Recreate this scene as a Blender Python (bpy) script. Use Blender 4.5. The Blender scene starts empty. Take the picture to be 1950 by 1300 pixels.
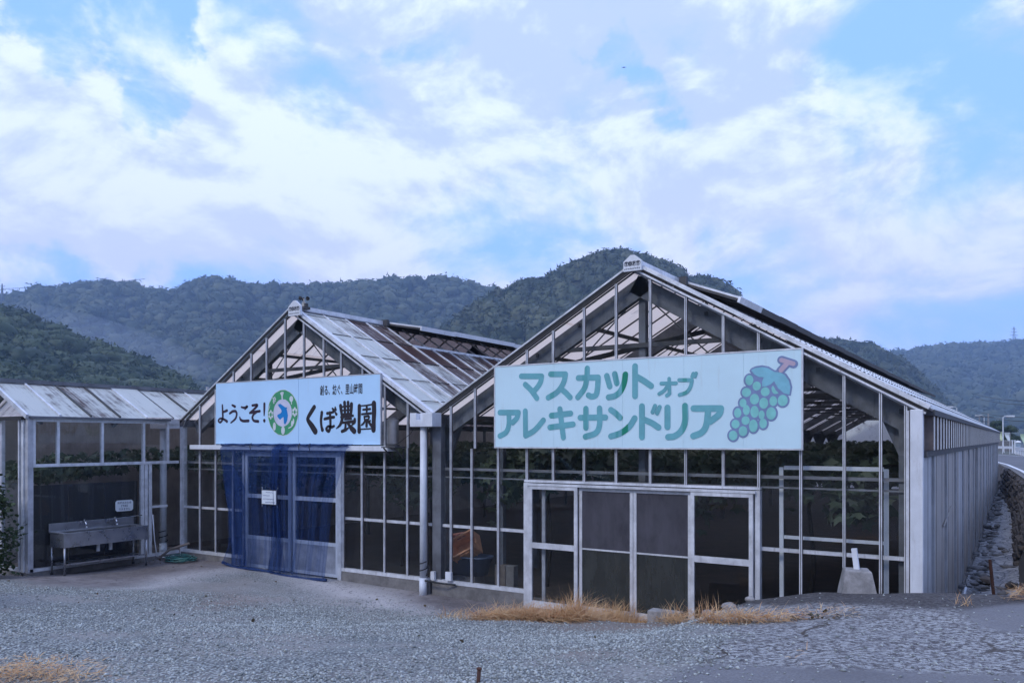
import bpy, math, random
import numpy as np
from mathutils import Vector, Matrix

R = math.radians
rng = np.random.default_rng(7)
random.seed(7)
S = bpy.context.scene
COL = S.collection

# ------------------------------------------------------------------ camera
YAW = R(32.6)
FPX, CX, HY = 1516.0, 975.0, 836.0
EYE = Vector((0, 0, 2.5))
FW = Vector((-math.sin(YAW), math.cos(YAW), 0))
RT = Vector((math.cos(YAW), math.sin(YAW), 0))
cd = bpy.data.cameras.new("camera")
cam = bpy.data.objects.new("camera", cd)
COL.objects.link(cam)
cam.location = EYE
cam.rotation_euler = (R(90), 0, YAW)
cd.sensor_width = 36
cd.lens = 36 * FPX / 1950
cd.shift_y = (HY - 650) / 1950
cd.clip_start = 0.05
cd.clip_end = 6000
S.camera = cam
S.view_settings.view_transform = 'Standard'
S.view_settings.look = 'None'
S.view_settings.exposure = 0.40
S.view_settings.gamma = 1.0
S.cycles.use_denoising = True
S.cycles.max_bounces = 10
S.cycles.diffuse_bounces = 4
S.cycles.glossy_bounces = 4
S.cycles.transmission_bounces = 6
S.cycles.transparent_max_bounces = 32
S.cycles.volume_bounces = 0
S.cycles.sample_clamp_indirect = 4.0
S.cycles.caustics_reflective = False
S.cycles.caustics_refractive = False

def ray(px, py):
    return FW + RT * ((px - CX) / FPX) + Vector((0, 0, (HY - py) / FPX))
def at_t(px, py, t):
    return EYE + ray(px, py) * t
def onY(px, py, Y):
    d = ray(px, py); return EYE + d * (Y / d.y)
def onX(px, py, X):
    d = ray(px, py); return EYE + d * (X / d.x)
def onZ(px, py, z):
    d = ray(px, py); return EYE + d * ((z - EYE.z) / d.z)

# ------------------------------------------------------------------ sky and sun
SUN_EL, SUN_AZ = R(42), R(190)      # azimuth clockwise from +Y
W = bpy.data.worlds.new("World")
S.world = W
W.use_nodes = True
wt = W.node_tree
wt.nodes.clear()
def wn(t, **k):
    n = wt.nodes.new(t)
    for a, b in k.items():
        setattr(n, a, b)
    return n
def wl(a, b):
    wt.links.new(a, b)
def wmath(op, a, b=None, c=None, clamp=False):
    n = wn('ShaderNodeMath', operation=op, use_clamp=clamp)
    for i, v in enumerate((a, b, c)):
        if v is None:
            continue
        if isinstance(v, (int, float)):
            n.inputs[i].default_value = v
        else:
            wl(v, n.inputs[i])
    return n.outputs[0]
out = wn('ShaderNodeOutputWorld')
bg = wn('ShaderNodeBackground')
SKY_STRENGTH = 0.12
bg.inputs['Strength'].default_value = SKY_STRENGTH
wl(bg.outputs[0], out.inputs['Surface'])
sky = wn('ShaderNodeTexSky', sky_type='NISHITA', sun_disc=False)
sky.sun_elevation = SUN_EL
sky.sun_rotation = SUN_AZ
sky.air_density = 1.3
sky.dust_density = 0.6
sky.ozone_density = 2.0
tc = wn('ShaderNodeTexCoord')
nrm = wn('ShaderNodeVectorMath', operation='NORMALIZE')
wl(tc.outputs['Generated'], nrm.inputs[0])
DIR = nrm.outputs[0]
sep = wn('ShaderNodeSeparateXYZ')
wl(DIR, sep.inputs[0])
zc = wmath('ADD', wmath('MAXIMUM', sep.outputs[2], 0.0), 0.26)
comb = wn('ShaderNodeCombineXYZ')
wl(wmath('MULTIPLY', sep.outputs[0], 2.0), comb.inputs[0])
wl(wmath('MULTIPLY', sep.outputs[1], 2.0), comb.inputs[1])
wl(wmath('MULTIPLY', sep.outputs[2], 3.4), comb.inputs[2])
PRJ = comb.outputs[0]
def wnoise(vec, scale, detail, rough, dist=0.0, off=(0, 0, 0)):
    m = wn('ShaderNodeMapping')
    m.inputs['Location'].default_value = off
    wl(vec, m.inputs['Vector'])
    n = wn('ShaderNodeTexNoise')
    n.inputs['Scale'].default_value = scale
    n.inputs['Detail'].default_value = detail
    n.inputs['Roughness'].default_value = rough
    n.inputs['Distortion'].default_value = dist
    wl(m.outputs[0], n.inputs['Vector'])
    return n.outputs['Fac']
warp = wn('ShaderNodeTexNoise')
warp.inputs['Scale'].default_value = 5.5; warp.inputs['Detail'].default_value = 6; warp.inputs['Roughness'].default_value = .6
wl(DIR, warp.inputs['Vector'])
w1_ = wn('ShaderNodeVectorMath', operation='SUBTRACT'); wl(warp.outputs['Color'], w1_.inputs[0]); w1_.inputs[1].default_value = (.5, .5, .5)
w2_ = wn('ShaderNodeVectorMath', operation='SCALE'); wl(w1_.outputs[0], w2_.inputs[0]); w2_.inputs['Scale'].default_value = .36
w3_ = wn('ShaderNodeVectorMath', operation='ADD'); wl(DIR, w3_.inputs[0]); wl(w2_.outputs[0], w3_.inputs[1])
w4_ = wn('ShaderNodeVectorMath', operation='NORMALIZE'); wl(w3_.outputs[0], w4_.inputs[0])
WDIR = w4_.outputs[0]
def blob(px, py, rad_deg, w, soft=0.0):
    d = ray(px, py).normalized()
    n = wn('ShaderNodeVectorMath', operation='DOT_PRODUCT')
    wl(WDIR, n.inputs[0])
    n.inputs[1].default_value = d
    mr = wn('ShaderNodeMapRange', interpolation_type='SMOOTHERSTEP')
    mr.inputs['From Min'].default_value = math.cos(R(rad_deg))
    mr.inputs['From Max'].default_value = math.cos(R(soft))
    mr.inputs['To Min'].default_value = 0
    mr.inputs['To Max'].default_value = w
    wl(n.outputs['Value'], mr.inputs['Value'])
    return mr.outputs[0]
# where the sky in view is covered (+) and where it is open (-)
cover = None
for b in ((60, 200, 12, .15), (250, 290, 11, .13), (620, 230, 15, .10), (900, 60, 12, .10), (1150, 270, 13, .17),
          (1400, 320, 10, .14), (620, 400, 12, .08), (80, 400, 6, .15), (1350, 60, 8, .07), (250, 40, 8, .04), (1330, 220, 6, .10),
          (270, 130, 5, -.5), (20, 5, 5, -.46), (770, 62, 3, -.18), (1310, 130, 4.5, -.20), (1190, 140, 3, -.20), (400, 150, 7, .08),
          (1600, 60, 9, -.06), (1720, 380, 14, -.07), (1280, 500, 12, -.06), (1900, 130, 7, -.10), (1780, 40, 5, .06), (1900, 250, 5, .08),
          (30, 310, 5, -.14), (330, 380, 7, -.04), (350, 500, 10, -.06), (880, 500, 9, -.08), (560, 170, 6, -.06)):
    v = blob(*b)
    cover = v if cover is None else wmath('ADD', cover, v)
big = wnoise(PRJ, 1.1, 3, .5, .2)
fine = wnoise(PRJ, 2.6, 13, .60, .35, (3.1, 1.7, 0))
dens = wmath('ADD', wmath('ADD', wmath('MULTIPLY', big, .40), wmath('MULTIPLY', fine, 1.05)), cover)
cov = wn('ShaderNodeMapRange', interpolation_type='SMOOTHSTEP')
cov.inputs['From Min'].default_value = .53
cov.inputs['From Max'].default_value = .84
wl(dens, cov.inputs['Value'])
shade = wnoise(PRJ, 1.7, 8, .55, .3, (9.0, 4.0, 1.0))
lit = wn('ShaderNodeMapRange', interpolation_type='SMOOTHSTEP')
lit.inputs['From Min'].default_value = .38
lit.inputs['From Max'].default_value = .62
fineb = wnoise(PRJ, 2.6, 13, .60, .35, (3.1 + .02, 1.7 - .01, .06))
relief = wmath('MULTIPLY', wmath('SUBTRACT', fine, fineb), 1.0)
wl(wmath('ADD', wmath('ADD', wmath('MULTIPLY', shade, .72), wmath('MULTIPLY', fine, .26)), relief), lit.inputs['Value'])
K = 1.0 / SKY_STRENGTH
cm = wn('ShaderNodeMix', data_type='RGBA')
cm.inputs['A'].default_value = (.48 * K, .60 * K, 1.06 * K, 1)
cm.inputs['B'].default_value = (.77 * K, .88 * K, 1.15 * K, 1)
wl(lit.outputs[0], cm.inputs['Factor'])
# clear air between the clouds: the Nishita sky, brightened by thin high cirrus
haz = wn('ShaderNodeMix', data_type='RGBA')
haz.inputs['Factor'].default_value = .80
wl(sky.outputs[0], haz.inputs['A'])
haz.inputs['B'].default_value = (.31 * K, .58 * K, 1.45 * K, 1)
fin = wn('ShaderNodeMix', data_type='RGBA')
wl(cov.outputs[0], fin.inputs['Factor'])
wl(haz.outputs['Result'], fin.inputs['A'])
warm = wn('ShaderNodeMix', data_type='RGBA')
lowz = wn('ShaderNodeMapRange', interpolation_type='SMOOTHSTEP')
lowz.inputs['From Min'].default_value = .42; lowz.inputs['From Max'].default_value = .12
lowz.inputs['To Min'].default_value = 0; lowz.inputs['To Max'].default_value = .55
wl(sep.outputs[2], lowz.inputs['Value'])
wl(lowz.outputs[0], warm.inputs['Factor']); wl(cm.outputs['Result'], warm.inputs['A']); warm.inputs['B'].default_value = (.72 * K, .75 * K, .98 * K, 1)
wl(warm.outputs['Result'], fin.inputs['B'])
wl(fin.outputs['Result'], bg.inputs['Color'])

sd = bpy.data.lights.new("sun", 'SUN')
sd.energy = 1.15
sd.angle = R(14)
sd.color = (1.0, .985, .95)
sun = bpy.data.objects.new("sun", sd)
COL.objects.link(sun)
sdir = Vector((math.sin(SUN_AZ) * math.cos(SUN_EL), math.cos(SUN_AZ) * math.cos(SUN_EL), math.sin(SUN_EL)))
sun.rotation_euler = (-sdir).to_track_quat('-Z', 'Y').to_euler()
sun.location = sdir * 60

# ------------------------------------------------------------------ helpers
def tag(o, label=None, cat=None, group=None, kind=None):
    if label: o['label'] = label
    if cat: o['category'] = cat
    if group: o['group'] = group
    if kind: o['kind'] = kind
    return o
def wloc(o):
    v = Vector((0, 0, 0))
    while o is not None:
        v += o.location; o = o.parent
    return v
def thing(name, label, cat, loc=(0, 0, 0), group=None):
    o = bpy.data.objects.new(name, None)
    o.empty_display_size = .2
    COL.objects.link(o)
    o.location = loc
    return tag(o, label, cat, group)

class MB:
    """collects faces (world coordinates) and links them as one mesh object"""
    def __init__(s):
        s.v = []; s.f = []; s.mi = []
    def face(s, pts, mi=0):
        n = len(s.v)
        s.v += [tuple(p) for p in pts]
        s.f.append(tuple(range(n, n + len(pts)))); s.mi.append(mi)
    def add(s, vs, fs, mi=0):
        n = len(s.v)
        s.v += [tuple(p) for p in vs]
        for f in fs:
            s.f.append(tuple(i + n for i in f)); s.mi.append(mi)
        return s
    def box(s, a, b, mi=0):
        x0, y0, z0 = a; x1, y1, z1 = b
        vs = [(x0, y0, z0), (x1, y0, z0), (x1, y1, z0), (x0, y1, z0), (x0, y0, z1), (x1, y0, z1), (x1, y1, z1), (x0, y1, z1)]
        return s.add(vs, [(0, 3, 2, 1), (4, 5, 6, 7), (0, 1, 5, 4), (1, 2, 6, 5), (2, 3, 7, 6), (3, 0, 4, 7)], mi)
    def bar(s, p, q, w, h, up=(0, 0, 1), mi=0):
        p, q = Vector(p), Vector(q)
        d = (q - p).normalized(); up = Vector(up)
        if abs(d.dot(up)) > .98: up = Vector((0, 1, 0))
        sx = d.cross(up).normalized() * (w / 2)
        sy = sx.cross(d).normalized() * (h / 2)
        c = [-sx - sy, sx - sy, sx + sy, -sx + sy]
        vs = [p + k for k in c] + [q + k for k in c]
        return s.add(vs, [(3, 2, 1, 0), (4, 5, 6, 7), (0, 1, 5, 4), (1, 2, 6, 5), (2, 3, 7, 6), (3, 0, 4, 7)], mi)
    def tube(s, pts, r, n=8, mi=0, cap=True, r1=None):
        pts = [Vector(p) for p in pts]
        m = len(pts)
        rings = []
        prev = None
        for i, p in enumerate(pts):
            d = (pts[min(i + 1, m - 1)] - pts[max(i - 1, 0)]).normalized()
            if prev is None:
                u = d.cross(Vector((0, 0, 1)))
                if u.length < .05: u = d.cross(Vector((1, 0, 0)))
            else:
                u = prev - d * prev.dot(d)
            u.normalize(); prev = u
            w = d.cross(u)
            rr = r if r1 is None else r + (r1 - r) * i / max(m - 1, 1)
            rings.append([p + (u * math.cos(a) + w * math.sin(a)) * rr for a in (2 * math.pi * k / n for k in range(n))])
        b = len(s.v)
        for g in rings: s.v += [tuple(x) for x in g]
        for i in range(m - 1):
            for k in range(n):
                a0 = b + i * n + k; a1 = b + i * n + (k + 1) % n
                s.f.append((a0, a1, a1 + n, a0 + n)); s.mi.append(mi)
        if cap:
            s.f.append(tuple(b + k for k in reversed(range(n)))); s.mi.append(mi)
            s.f.append(tuple(b + (m - 1) * n + k for k in range(n))); s.mi.append(mi)
        return s
    def lathe(s, c, prof, n=20, mi=0):
        b = len(s.v); c = Vector(c)
        for (r, z) in prof:
            for k in range(n):
                a = 2 * math.pi * k / n
                s.v.append((c.x + r * math.cos(a), c.y + r * math.sin(a), c.z + z))
        for i in range(len(prof) - 1):
            for k in range(n):
                a0 = b + i * n + k; a1 = b + i * n + (k + 1) % n
                s.f.append((a0, a1, a1 + n, a0 + n)); s.mi.append(mi)
        s.f.append(tuple(b + k for k in reversed(range(n)))); s.mi.append(mi)
        s.f.append(tuple(b + (len(prof) - 1) * n + k for k in range(n))); s.mi.append(mi)
        return s
    def prism(s, poly, axis, a, b, mi=0):
        """poly of 2-D points; axis 'y': points are (x,z); 'x': (y,z); 'z': (x,y)"""
        def P(p, t):
            return {'y': (p[0], t, p[1]), 'x': (t, p[0], p[1]), 'z': (p[0], p[1], t)}[axis]
        n = len(poly)
        vs = [P(p, a) for p in poly] + [P(p, b) for p in poly]
        fs = [tuple(range(n)), tuple(reversed(range(n, 2 * n)))]
        fs += [(i, i + n, (i + 1) % n + n, (i + 1) % n) for i in range(n)]
        return s.add(vs, fs, mi)
    def build(s, name, mat, parent=None, smooth=False, origin=None, bevel=0):
        L = wloc(parent) if parent is not None else Vector(origin or (0, 0, 0))
        me = bpy.data.meshes.new(name)
        me.from_pydata([(x - L.x, y - L.y, z - L.z) for x, y, z in s.v], [], s.f)
        mats = mat if isinstance(mat, (list, tuple)) else [mat]
        for m in mats: me.materials.append(m)
        if len(mats) > 1: me.polygons.foreach_set('material_index', s.mi)
        if smooth: me.polygons.foreach_set('use_smooth', [True] * len(me.polygons))
        import bmesh
        bm = bmesh.new(); bm.from_mesh(me)
        bmesh.ops.recalc_face_normals(bm, faces=bm.faces)
        bm.to_mesh(me); bm.free()
        o = bpy.data.objects.new(name, me)
        COL.objects.link(o)
        if parent is not None: o.parent = parent
        else: o.location = L
        if bevel:
            md = o.modifiers.new('bevel', 'BEVEL'); md.width = bevel; md.segments = 2; md.limit_method = 'ANGLE'
        return o

_unit = {}
def block(name, mat, parent, c, size, rot=(0, 0, 0), color=None):
    """one box-shaped piece; alike pieces share the same mesh data"""
    me = _unit.get(mat.name)
    if me is None:
        b = MB().box((-.5, -.5, -.5), (.5, .5, .5))
        me = bpy.data.meshes.new('piece_' + mat.name)
        me.from_pydata(b.v, [], b.f); me.materials.append(mat)
        me.update()
        _unit[mat.name] = me
    o = bpy.data.objects.new(name, me)
    COL.objects.link(o)
    if parent is not None: o.parent = parent
    o.location = Vector(c) - (wloc(parent) if parent is not None else Vector())
    o.scale = size; o.rotation_euler = rot
    if color: o.color = color
    return o
def share(name, me, parent, c, rot=(0, 0, 0), scale=(1, 1, 1)):
    o = bpy.data.objects.new(name, me)
    COL.objects.link(o)
    if parent is not None: o.parent = parent
    o.location = Vector(c) - (wloc(parent) if parent is not None else Vector())
    o.rotation_euler = rot; o.scale = scale
    return o
def np_mesh(name, verts, tris, mat, smooth=False, attr=None):
    """big triangle meshes straight from numpy"""
    me = bpy.data.meshes.new(name)
    nv, nt, k = len(verts), len(tris), tris.shape[1]
    me.vertices.add(nv); me.vertices.foreach_set('co', np.ascontiguousarray(verts, dtype=np.float32).ravel())
    me.loops.add(nt * k); me.loops.foreach_set('vertex_index', np.ascontiguousarray(tris, dtype=np.int32).ravel())
    me.polygons.add(nt)
    me.polygons.foreach_set('loop_start', np.arange(0, nt * k, k, dtype=np.int32))
    if smooth: me.polygons.foreach_set('use_smooth', np.ones(nt, dtype=bool))
    me.materials.append(mat)
    me.update(calc_edges=True)
    if attr:
        for an, data in attr.items():
            a = me.color_attributes.new(an, 'FLOAT_COLOR', 'POINT')
            a.data.foreach_set('color', np.ascontiguousarray(data, dtype=np.float32).ravel())
    o = bpy.data.objects.new(name, me)
    COL.objects.link(o)
    return o

# ------------------------------------------------------------------ materials
class M_:
    def __init__(s, name):
        s.m = bpy.data.materials.new(name); s.m.use_nodes = True
        s.t = s.m.node_tree; s.t.nodes.clear()
        s.out = s.n('ShaderNodeOutputMaterial')
    def n(s, t, **k):
        x = s.t.nodes.new(t)
        for a, b in k.items(): setattr(x, a, b)
        return x
    def l(s, a, b): s.t.links.new(a, b)
    def set(s, sock, v):
        if isinstance(v, bpy.types.NodeSocket): s.l(v, sock)
        elif isinstance(v, tuple) and len(v) == 3 and sock.type == 'RGBA': sock.default_value = (*v, 1)
        else: sock.default_value = v
    def co(s, kind='Object', scale=None, loc=None):
        c = s.n('ShaderNodeTexCoord').outputs[kind]
        if kind == 'World': pass
        if scale is None and loc is None: return c
        mp = s.n('ShaderNodeMapping')
        s.l(c, mp.inputs[0])
        if scale: mp.inputs['Scale'].default_value = scale
        if loc: mp.inputs['Location'].default_value = loc
        return mp.outputs[0]
    def pos(s, scale=None):
        c = s.n('ShaderNodeNewGeometry').outputs['Position']
        if scale is None: return c
        mp = s.n('ShaderNodeMapping'); s.l(c, mp.inputs[0]); mp.inputs['Scale'].default_value = scale
        return mp.outputs[0]
    def noise(s, vec, scale, detail=5, rough=.6, dist=0):
        x = s.n('ShaderNodeTexNoise')
        s.l(vec, x.inputs['Vector'])
        x.inputs['Scale'].default_value = scale; x.inputs['Detail'].default_value = detail
        x.inputs['Roughness'].default_value = rough; x.inputs['Distortion'].default_value = dist
        return x.outputs['Fac']
    def vor(s, vec, scale, feature='F1', out='Distance', rnd=1.0):
        x = s.n('ShaderNodeTexVoronoi', feature=feature)
        s.l(vec, x.inputs['Vector']); x.inputs['Scale'].default_value = scale
        x.inputs['Randomness'].default_value = rnd
        return x.outputs[out]
    def ramp(s, v, a, b, lo=0.0, hi=1.0, smooth=True):
        x = s.n('ShaderNodeMapRange', interpolation_type='SMOOTHSTEP' if smooth else 'LINEAR')
        s.l(v, x.inputs['Value'])
        x.inputs['From Min'].default_value = a; x.inputs['From Max'].default_value = b
        x.inputs['To Min'].default_value = lo; x.inputs['To Max'].default_value = hi
        return x.outputs[0]
    def mix(s, f, a, b, blend='MIX'):
        x = s.n('ShaderNodeMix', data_type='RGBA', blend_type=blend)
        s.set(x.inputs['Factor'], f); s.set(x.inputs['A'], a); s.set(x.inputs['B'], b)
        return x.outputs['Result']
    def math(s, op, a, b=None, clamp=False):
        x = s.n('ShaderNodeMath', operation=op, use_clamp=clamp)
        s.set(x.inputs[0], a)
        if b is not None: s.set(x.inputs[1], b)
        return x.outputs[0]
    def bump(s, h, strength=.5, dist=.01, normal=None):
        x = s.n('ShaderNodeBump')
        s.l(h, x.inputs['Height']); x.inputs['Strength'].default_value = strength
        x.inputs['Distance'].default_value = dist
        if normal is not None: s.l(normal, x.inputs['Normal'])
        return x.outputs[0]
    def pbr(s, col, rough=.6, metal=0.0, normal=None, spec=None):
        p = s.n('ShaderNodeBsdfPrincipled')
        s.set(p.inputs['Base Color'], col); s.set(p.inputs['Roughness'], rough); s.set(p.inputs['Metallic'], metal)
        if normal is not None: s.l(normal, p.inputs['Normal'])
        if spec is not None: s.set(p.inputs['Specular IOR Level'], spec)
        return p.outputs[0]
    def done(s, sh):
        s.l(sh, s.out.inputs['Surface']); return s.m
def simple(name, col, rough=.6, metal=0.0, var=.25, scale=6.0, streak=True, bump=.15, spec=None, dirt=(.10, .085, .075), dirt_amt=.35):
    """painted / metal / plastic surface with uneven tone, dirt streaks and fine relief"""
    m = M_(name)
    p = m.pos()
    a = m.noise(p, scale, 6, .65)
    st = m.noise(m.pos((9, 9, 1.1)) if streak else p, 2.2, 5, .7)
    dark = tuple(c * (1 - var) for c in col); lite = tuple(min(1, c * (1 + var * .6)) for c in col)
    c = m.mix(m.ramp(a, .3, .7), dark, lite)
    c = m.mix(m.ramp(st, .52, .80, 0, dirt_amt), c, dirt)
    r = m.ramp(a, .25, .75, max(.05, rough - .12), min(1, rough + .12))
    return m.done(m.pbr(c, r, metal, m.bump(m.noise(p, scale * 9, 4, .6), bump, .004), spec))

MAT = {}
MAT['alu'] = simple('weathered_aluminium', (.70, .70, .72), .42, .25, .2, 5, dirt=(.20, .16, .14), dirt_amt=.5)
MAT['alu_dull'] = simple('dull_aluminium', (.46, .46, .49), .55, .2, .25, 5, dirt=(.13, .11, .09), dirt_amt=.5)
MAT['white_paint'] = simple('white_enamel', (.70, .71, .74), .4, 0, .10, 3, dirt=(.30, .25, .20), dirt_amt=.45)
MAT['pipe'] = simple('white_pipe_plastic', (.62, .64, .68), .4, 0, .12, 4, dirt=(.22, .19, .16), dirt_amt=.4)
MAT['steel'] = simple('galvanised_steel', (.155, .16, .175), .6, .2, .35, 3, dirt=(.06, .05, .045), dirt_amt=.6)
MAT['steel_dark'] = simple('dark_old_steel', (.07, .068, .07), .7, .1, .35, 4, dirt=(.05, .03, .02), dirt_amt=.6)
MAT['rust'] = simple('rusty_steel', (.085, .035, .022), .85, .1, .4, 14, dirt=(.03, .015, .012), dirt_amt=.5)
MAT['stainless'] = simple('stainless_steel', (.42, .42, .44), .32, .85, .15, 4, bump=.04, dirt=(.2, .19, .18), dirt_amt=.3)
MAT['canister'] = simple('dull_canister_steel', (.30, .28, .27), .38, .8, .25, 3, bump=.04, dirt=(.12, .09, .07), dirt_amt=.6)
MAT['chrome'] = simple('tap_chrome', (.6, .6, .62), .15, 1.0, .1, 6, bump=.0)
MAT['rubber'] = simple('black_rubber', (.02, .02, .022), .7, 0, .3, 8)
MAT['gasket'] = simple('dark_gasket', (.03, .028, .028), .8, 0, .3, 8)
MAT['wood'] = simple('grey_wood', (.16, .13, .11), .85, 0, .3, 9, bump=.4)

def one_scatter(m, sh):
    """a thin closed sheet scatters light once: where a ray leaves the sheet from inside it passes"""
    g = m.n('ShaderNodeNewGeometry'); t = m.n('ShaderNodeBsdfTransparent'); x = m.n('ShaderNodeMixShader')
    m.l(g.outputs['Backfacing'], x.inputs[0]); m.l(sh, x.inputs[1]); m.l(t.outputs[0], x.inputs[2])
    return x.outputs[0]
def glass_mat(name, tint, dust, refl=1.0, dustcol=(.30, .30, .30)):
    m = M_(name)
    fr = m.n('ShaderNodeFresnel'); fr.inputs['IOR'].default_value = 1.5
    tr = m.n('ShaderNodeBsdfTransparent'); m.set(tr.inputs['Color'], tint)
    gl = m.n('ShaderNodeBsdfGlossy'); gl.inputs['Roughness'].default_value = .015
    m.set(gl.inputs['Color'], (1, 1, 1))
    wv = m.noise(m.pos(), .9, 2, .5)
    m.l(m.bump(wv, .05, .02), gl.inputs['Normal'])
    a = m.n('ShaderNodeMixShader')
    m.l(m.math('MULTIPLY', fr.outputs[0], refl), a.inputs[0]); m.l(tr.outputs[0], a.inputs[1]); m.l(gl.outputs[0], a.inputs[2])
    df = m.n('ShaderNodeBsdfDiffuse'); st = m.noise(m.pos((4, 4, .7)), 1.5, 6, .7)
    m.set(df.inputs['Color'], m.mix(m.ramp(m.noise(m.pos((1, 1, .6)), 3.5, 6, .7), .42, .72), dustcol, tuple(x * .72 for x in dustcol)))
    b = m.n('ShaderNodeMixShader')
    m.l(m.ramp(st, .35, .8, dust * .4, dust * 2) if dust < .1 else m.ramp(st, .3, .75, dust * .82, min(1, dust * 1.12)), b.inputs[0]); m.l(a.outputs[0], b.inputs[1]); m.l(df.outputs[0], b.inputs[2])
    return m.done(one_scatter(m, b.outputs[0]))
MAT['glass'] = glass_mat('greenhouse_glass', (.86, .88, .88), .010)
MAT['glass_top'] = glass_mat('gable_glass', (.94, .95, .95), .010)
MAT['glass_frost'] = glass_mat('screened_glass', (.30, .30, .30), .80, .6, (.105, .10, .115))
MAT['glass_frost_low'] = glass_mat('stained_screened_glass', (.35, .36, .33), .66, .6, (.075, .078, .072))

def roof_glass(name='roof_glazing', trans=.44, tint=(.98, .84, .78)):
    m = M_(name)
    oi = m.n('ShaderNodeObjectInfo')
    sepc = m.n('ShaderNodeSeparateColor'); m.l(oi.outputs['Color'], sepc.inputs[0])
    stain = sepc.outputs[0]          # how brown this pane is
    p = m.pos((1.0, 1.0, 1.0))
    n1 = m.noise(m.pos((.5, 7, .5)), 2.0, 6, .7, .3)
    n2 = m.noise(p, 2.3, 7, .72)
    s = m.math('ADD', stain, m.math('ADD', m.math('MULTIPLY', m.math('SUBTRACT', n1, .5), 1.5), m.math('MULTIPLY', m.math('SUBTRACT', n2, .5), 1.3)))
    f = m.ramp(s, .22, .78)
    c = m.mix(f, (.80, .83, .78), (.10, .055, .05))
    c = m.mix(m.ramp(n2, .55, .8, 0, .5), c, (.34, .33, .32))
    df = m.n('ShaderNodeBsdfDiffuse'); m.l(c, df.inputs['Color'])
    tl = m.n('ShaderNodeBsdfTranslucent'); m.l(m.mix(m.ramp(s, .15, .95, .95, .2), c, tint), tl.inputs['Color'])
    a = m.n('ShaderNodeMixShader'); a.inputs[0].default_value = trans
    m.l(df.outputs[0], a.inputs[1]); m.l(tl.outputs[0], a.inputs[2])
    gl = m.n('ShaderNodeBsdfGlossy'); gl.inputs['Roughness'].default_value = .25
    b = m.n('ShaderNodeMixShader')
    fr = m.n('ShaderNodeFresnel'); fr.inputs['IOR'].default_value = 1.42
    m.l(m.math('MULTIPLY', fr.outputs[0], .35), b.inputs[0]); m.l(a.outputs[0], b.inputs[1]); m.l(gl.outputs[0], b.inputs[2])
    return m.done(one_scatter(m, b.outputs[0]))
MAT['roof_glass'] = roof_glass()
MAT['roof_glass_light'] = roof_glass('clear_roof_glazing', .72, (1.0, .80, .66))
def corr_mat():
    m = M_('white_corrugated_sheet')
    n2 = m.noise(m.pos((1, 1, 1)), 1.7, 7, .7)
    c = m.mix(m.ramp(n2, .5, .8, 0, .6), (.84, .86, .86), (.60, .58, .55))
    df = m.pbr(c, .5)
    tl = m.n('ShaderNodeBsdfTranslucent'); m.set(tl.inputs['Color'], (.8, .66, .56))
    a = m.n('ShaderNodeMixShader'); a.inputs[0].default_value = .20
    m.l(df, a.inputs[1]); m.l(tl.outputs[0], a.inputs[2])
    return m.done(one_scatter(m, a.outputs[0]))
MAT['corr'] = corr_mat()
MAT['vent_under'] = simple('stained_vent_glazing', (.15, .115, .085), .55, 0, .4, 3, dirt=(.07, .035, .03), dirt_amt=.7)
MAT['fascia'] = simple('cream_corrugated_steel', (.82, .77, .67), .55, 0, .12, 4, dirt=(.07, .045, .035), dirt_amt=.75)
MAT['clad'] = simple('grey_wall_sheet', (.36, .325, .295), .6, .05, .2, 3, dirt=(.12, .10, .095), dirt_amt=.5)
MAT['clad_light'] = simple('pale_wall_sheet', (.45, .45, .46), .55, .1, .15, 3, dirt=(.16, .12, .10), dirt_amt=.6)

def concrete(name, col, sc=4):
    m = M_(name)
    p = m.pos()
    a = m.noise(p, sc, 8, .7); b = m.noise(p, sc * 14, 4, .7)
    c = m.mix(m.ramp(a, .3, .72), tuple(x * .5 for x in col), col)
    c = m.mix(m.ramp(b, .5, .75, 0, .5), c, tuple(x * .55 for x in col))
    nb = m.bump(a, .5, .02, m.bump(b, .5, .006))
    return m.done(m.pbr(c, .92, 0, nb))
MAT['concrete'] = concrete('stained_concrete', (.23, .215, .205))
MAT['concrete_pale'] = concrete('pale_concrete', (.36, .34, .33), 7)
MAT['stone'] = concrete('dark_wall_stone', (.095, .08, .074), 3)
MAT['wetrock'] = concrete('wet_grey_rubble', (.24, .235, .24), 5)

def leaf_mat(name, cols, trans=.35, scale=.6, rough=.6):
    m = M_(name)
    n1 = m.noise(m.pos(), scale, 3, .6)
    at = m.n('ShaderNodeAttribute'); at.attribute_name = 'tint'
    sp = m.n('ShaderNodeSeparateColor'); m.l(at.outputs['Color'], sp.inputs[0])
    c = m.mix(m.ramp(n1, .35, .65), cols[0], cols[1])
    c = m.mix(m.math('MULTIPLY', sp.outputs[0], .8), c, cols[2])
    d = m.pbr(c, rough, 0, None, .3)
    tl = m.n('ShaderNodeBsdfTranslucent'); m.l(c, tl.inputs['Color'])
    a = m.n('ShaderNodeMixShader'); a.inputs[0].default_value = trans
    m.l(d, a.inputs[1]); m.l(tl.outputs[0], a.inputs[2])
    return m.done(a.outputs[0])
MAT['vine'] = leaf_mat('grape_leaf', ((.07, .105, .062), (.11, .145, .09), (.19, .215, .155)), .3, 1.5)
MAT['bush'] = leaf_mat('bush_leaf', ((.022, .042, .016), (.045, .075, .026), (.08, .10, .04)), .3, 2.0)
MAT['forest'] = leaf_mat('forest_leaf', ((.018, .034, .016), (.050, .068, .030), (.12, .125, .060)), .15, .014)
MAT['forest_near'] = leaf_mat('near_forest_leaf', ((.016, .034, .013), (.042, .066, .024), (.095, .115, .045)), .15, .03)
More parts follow.
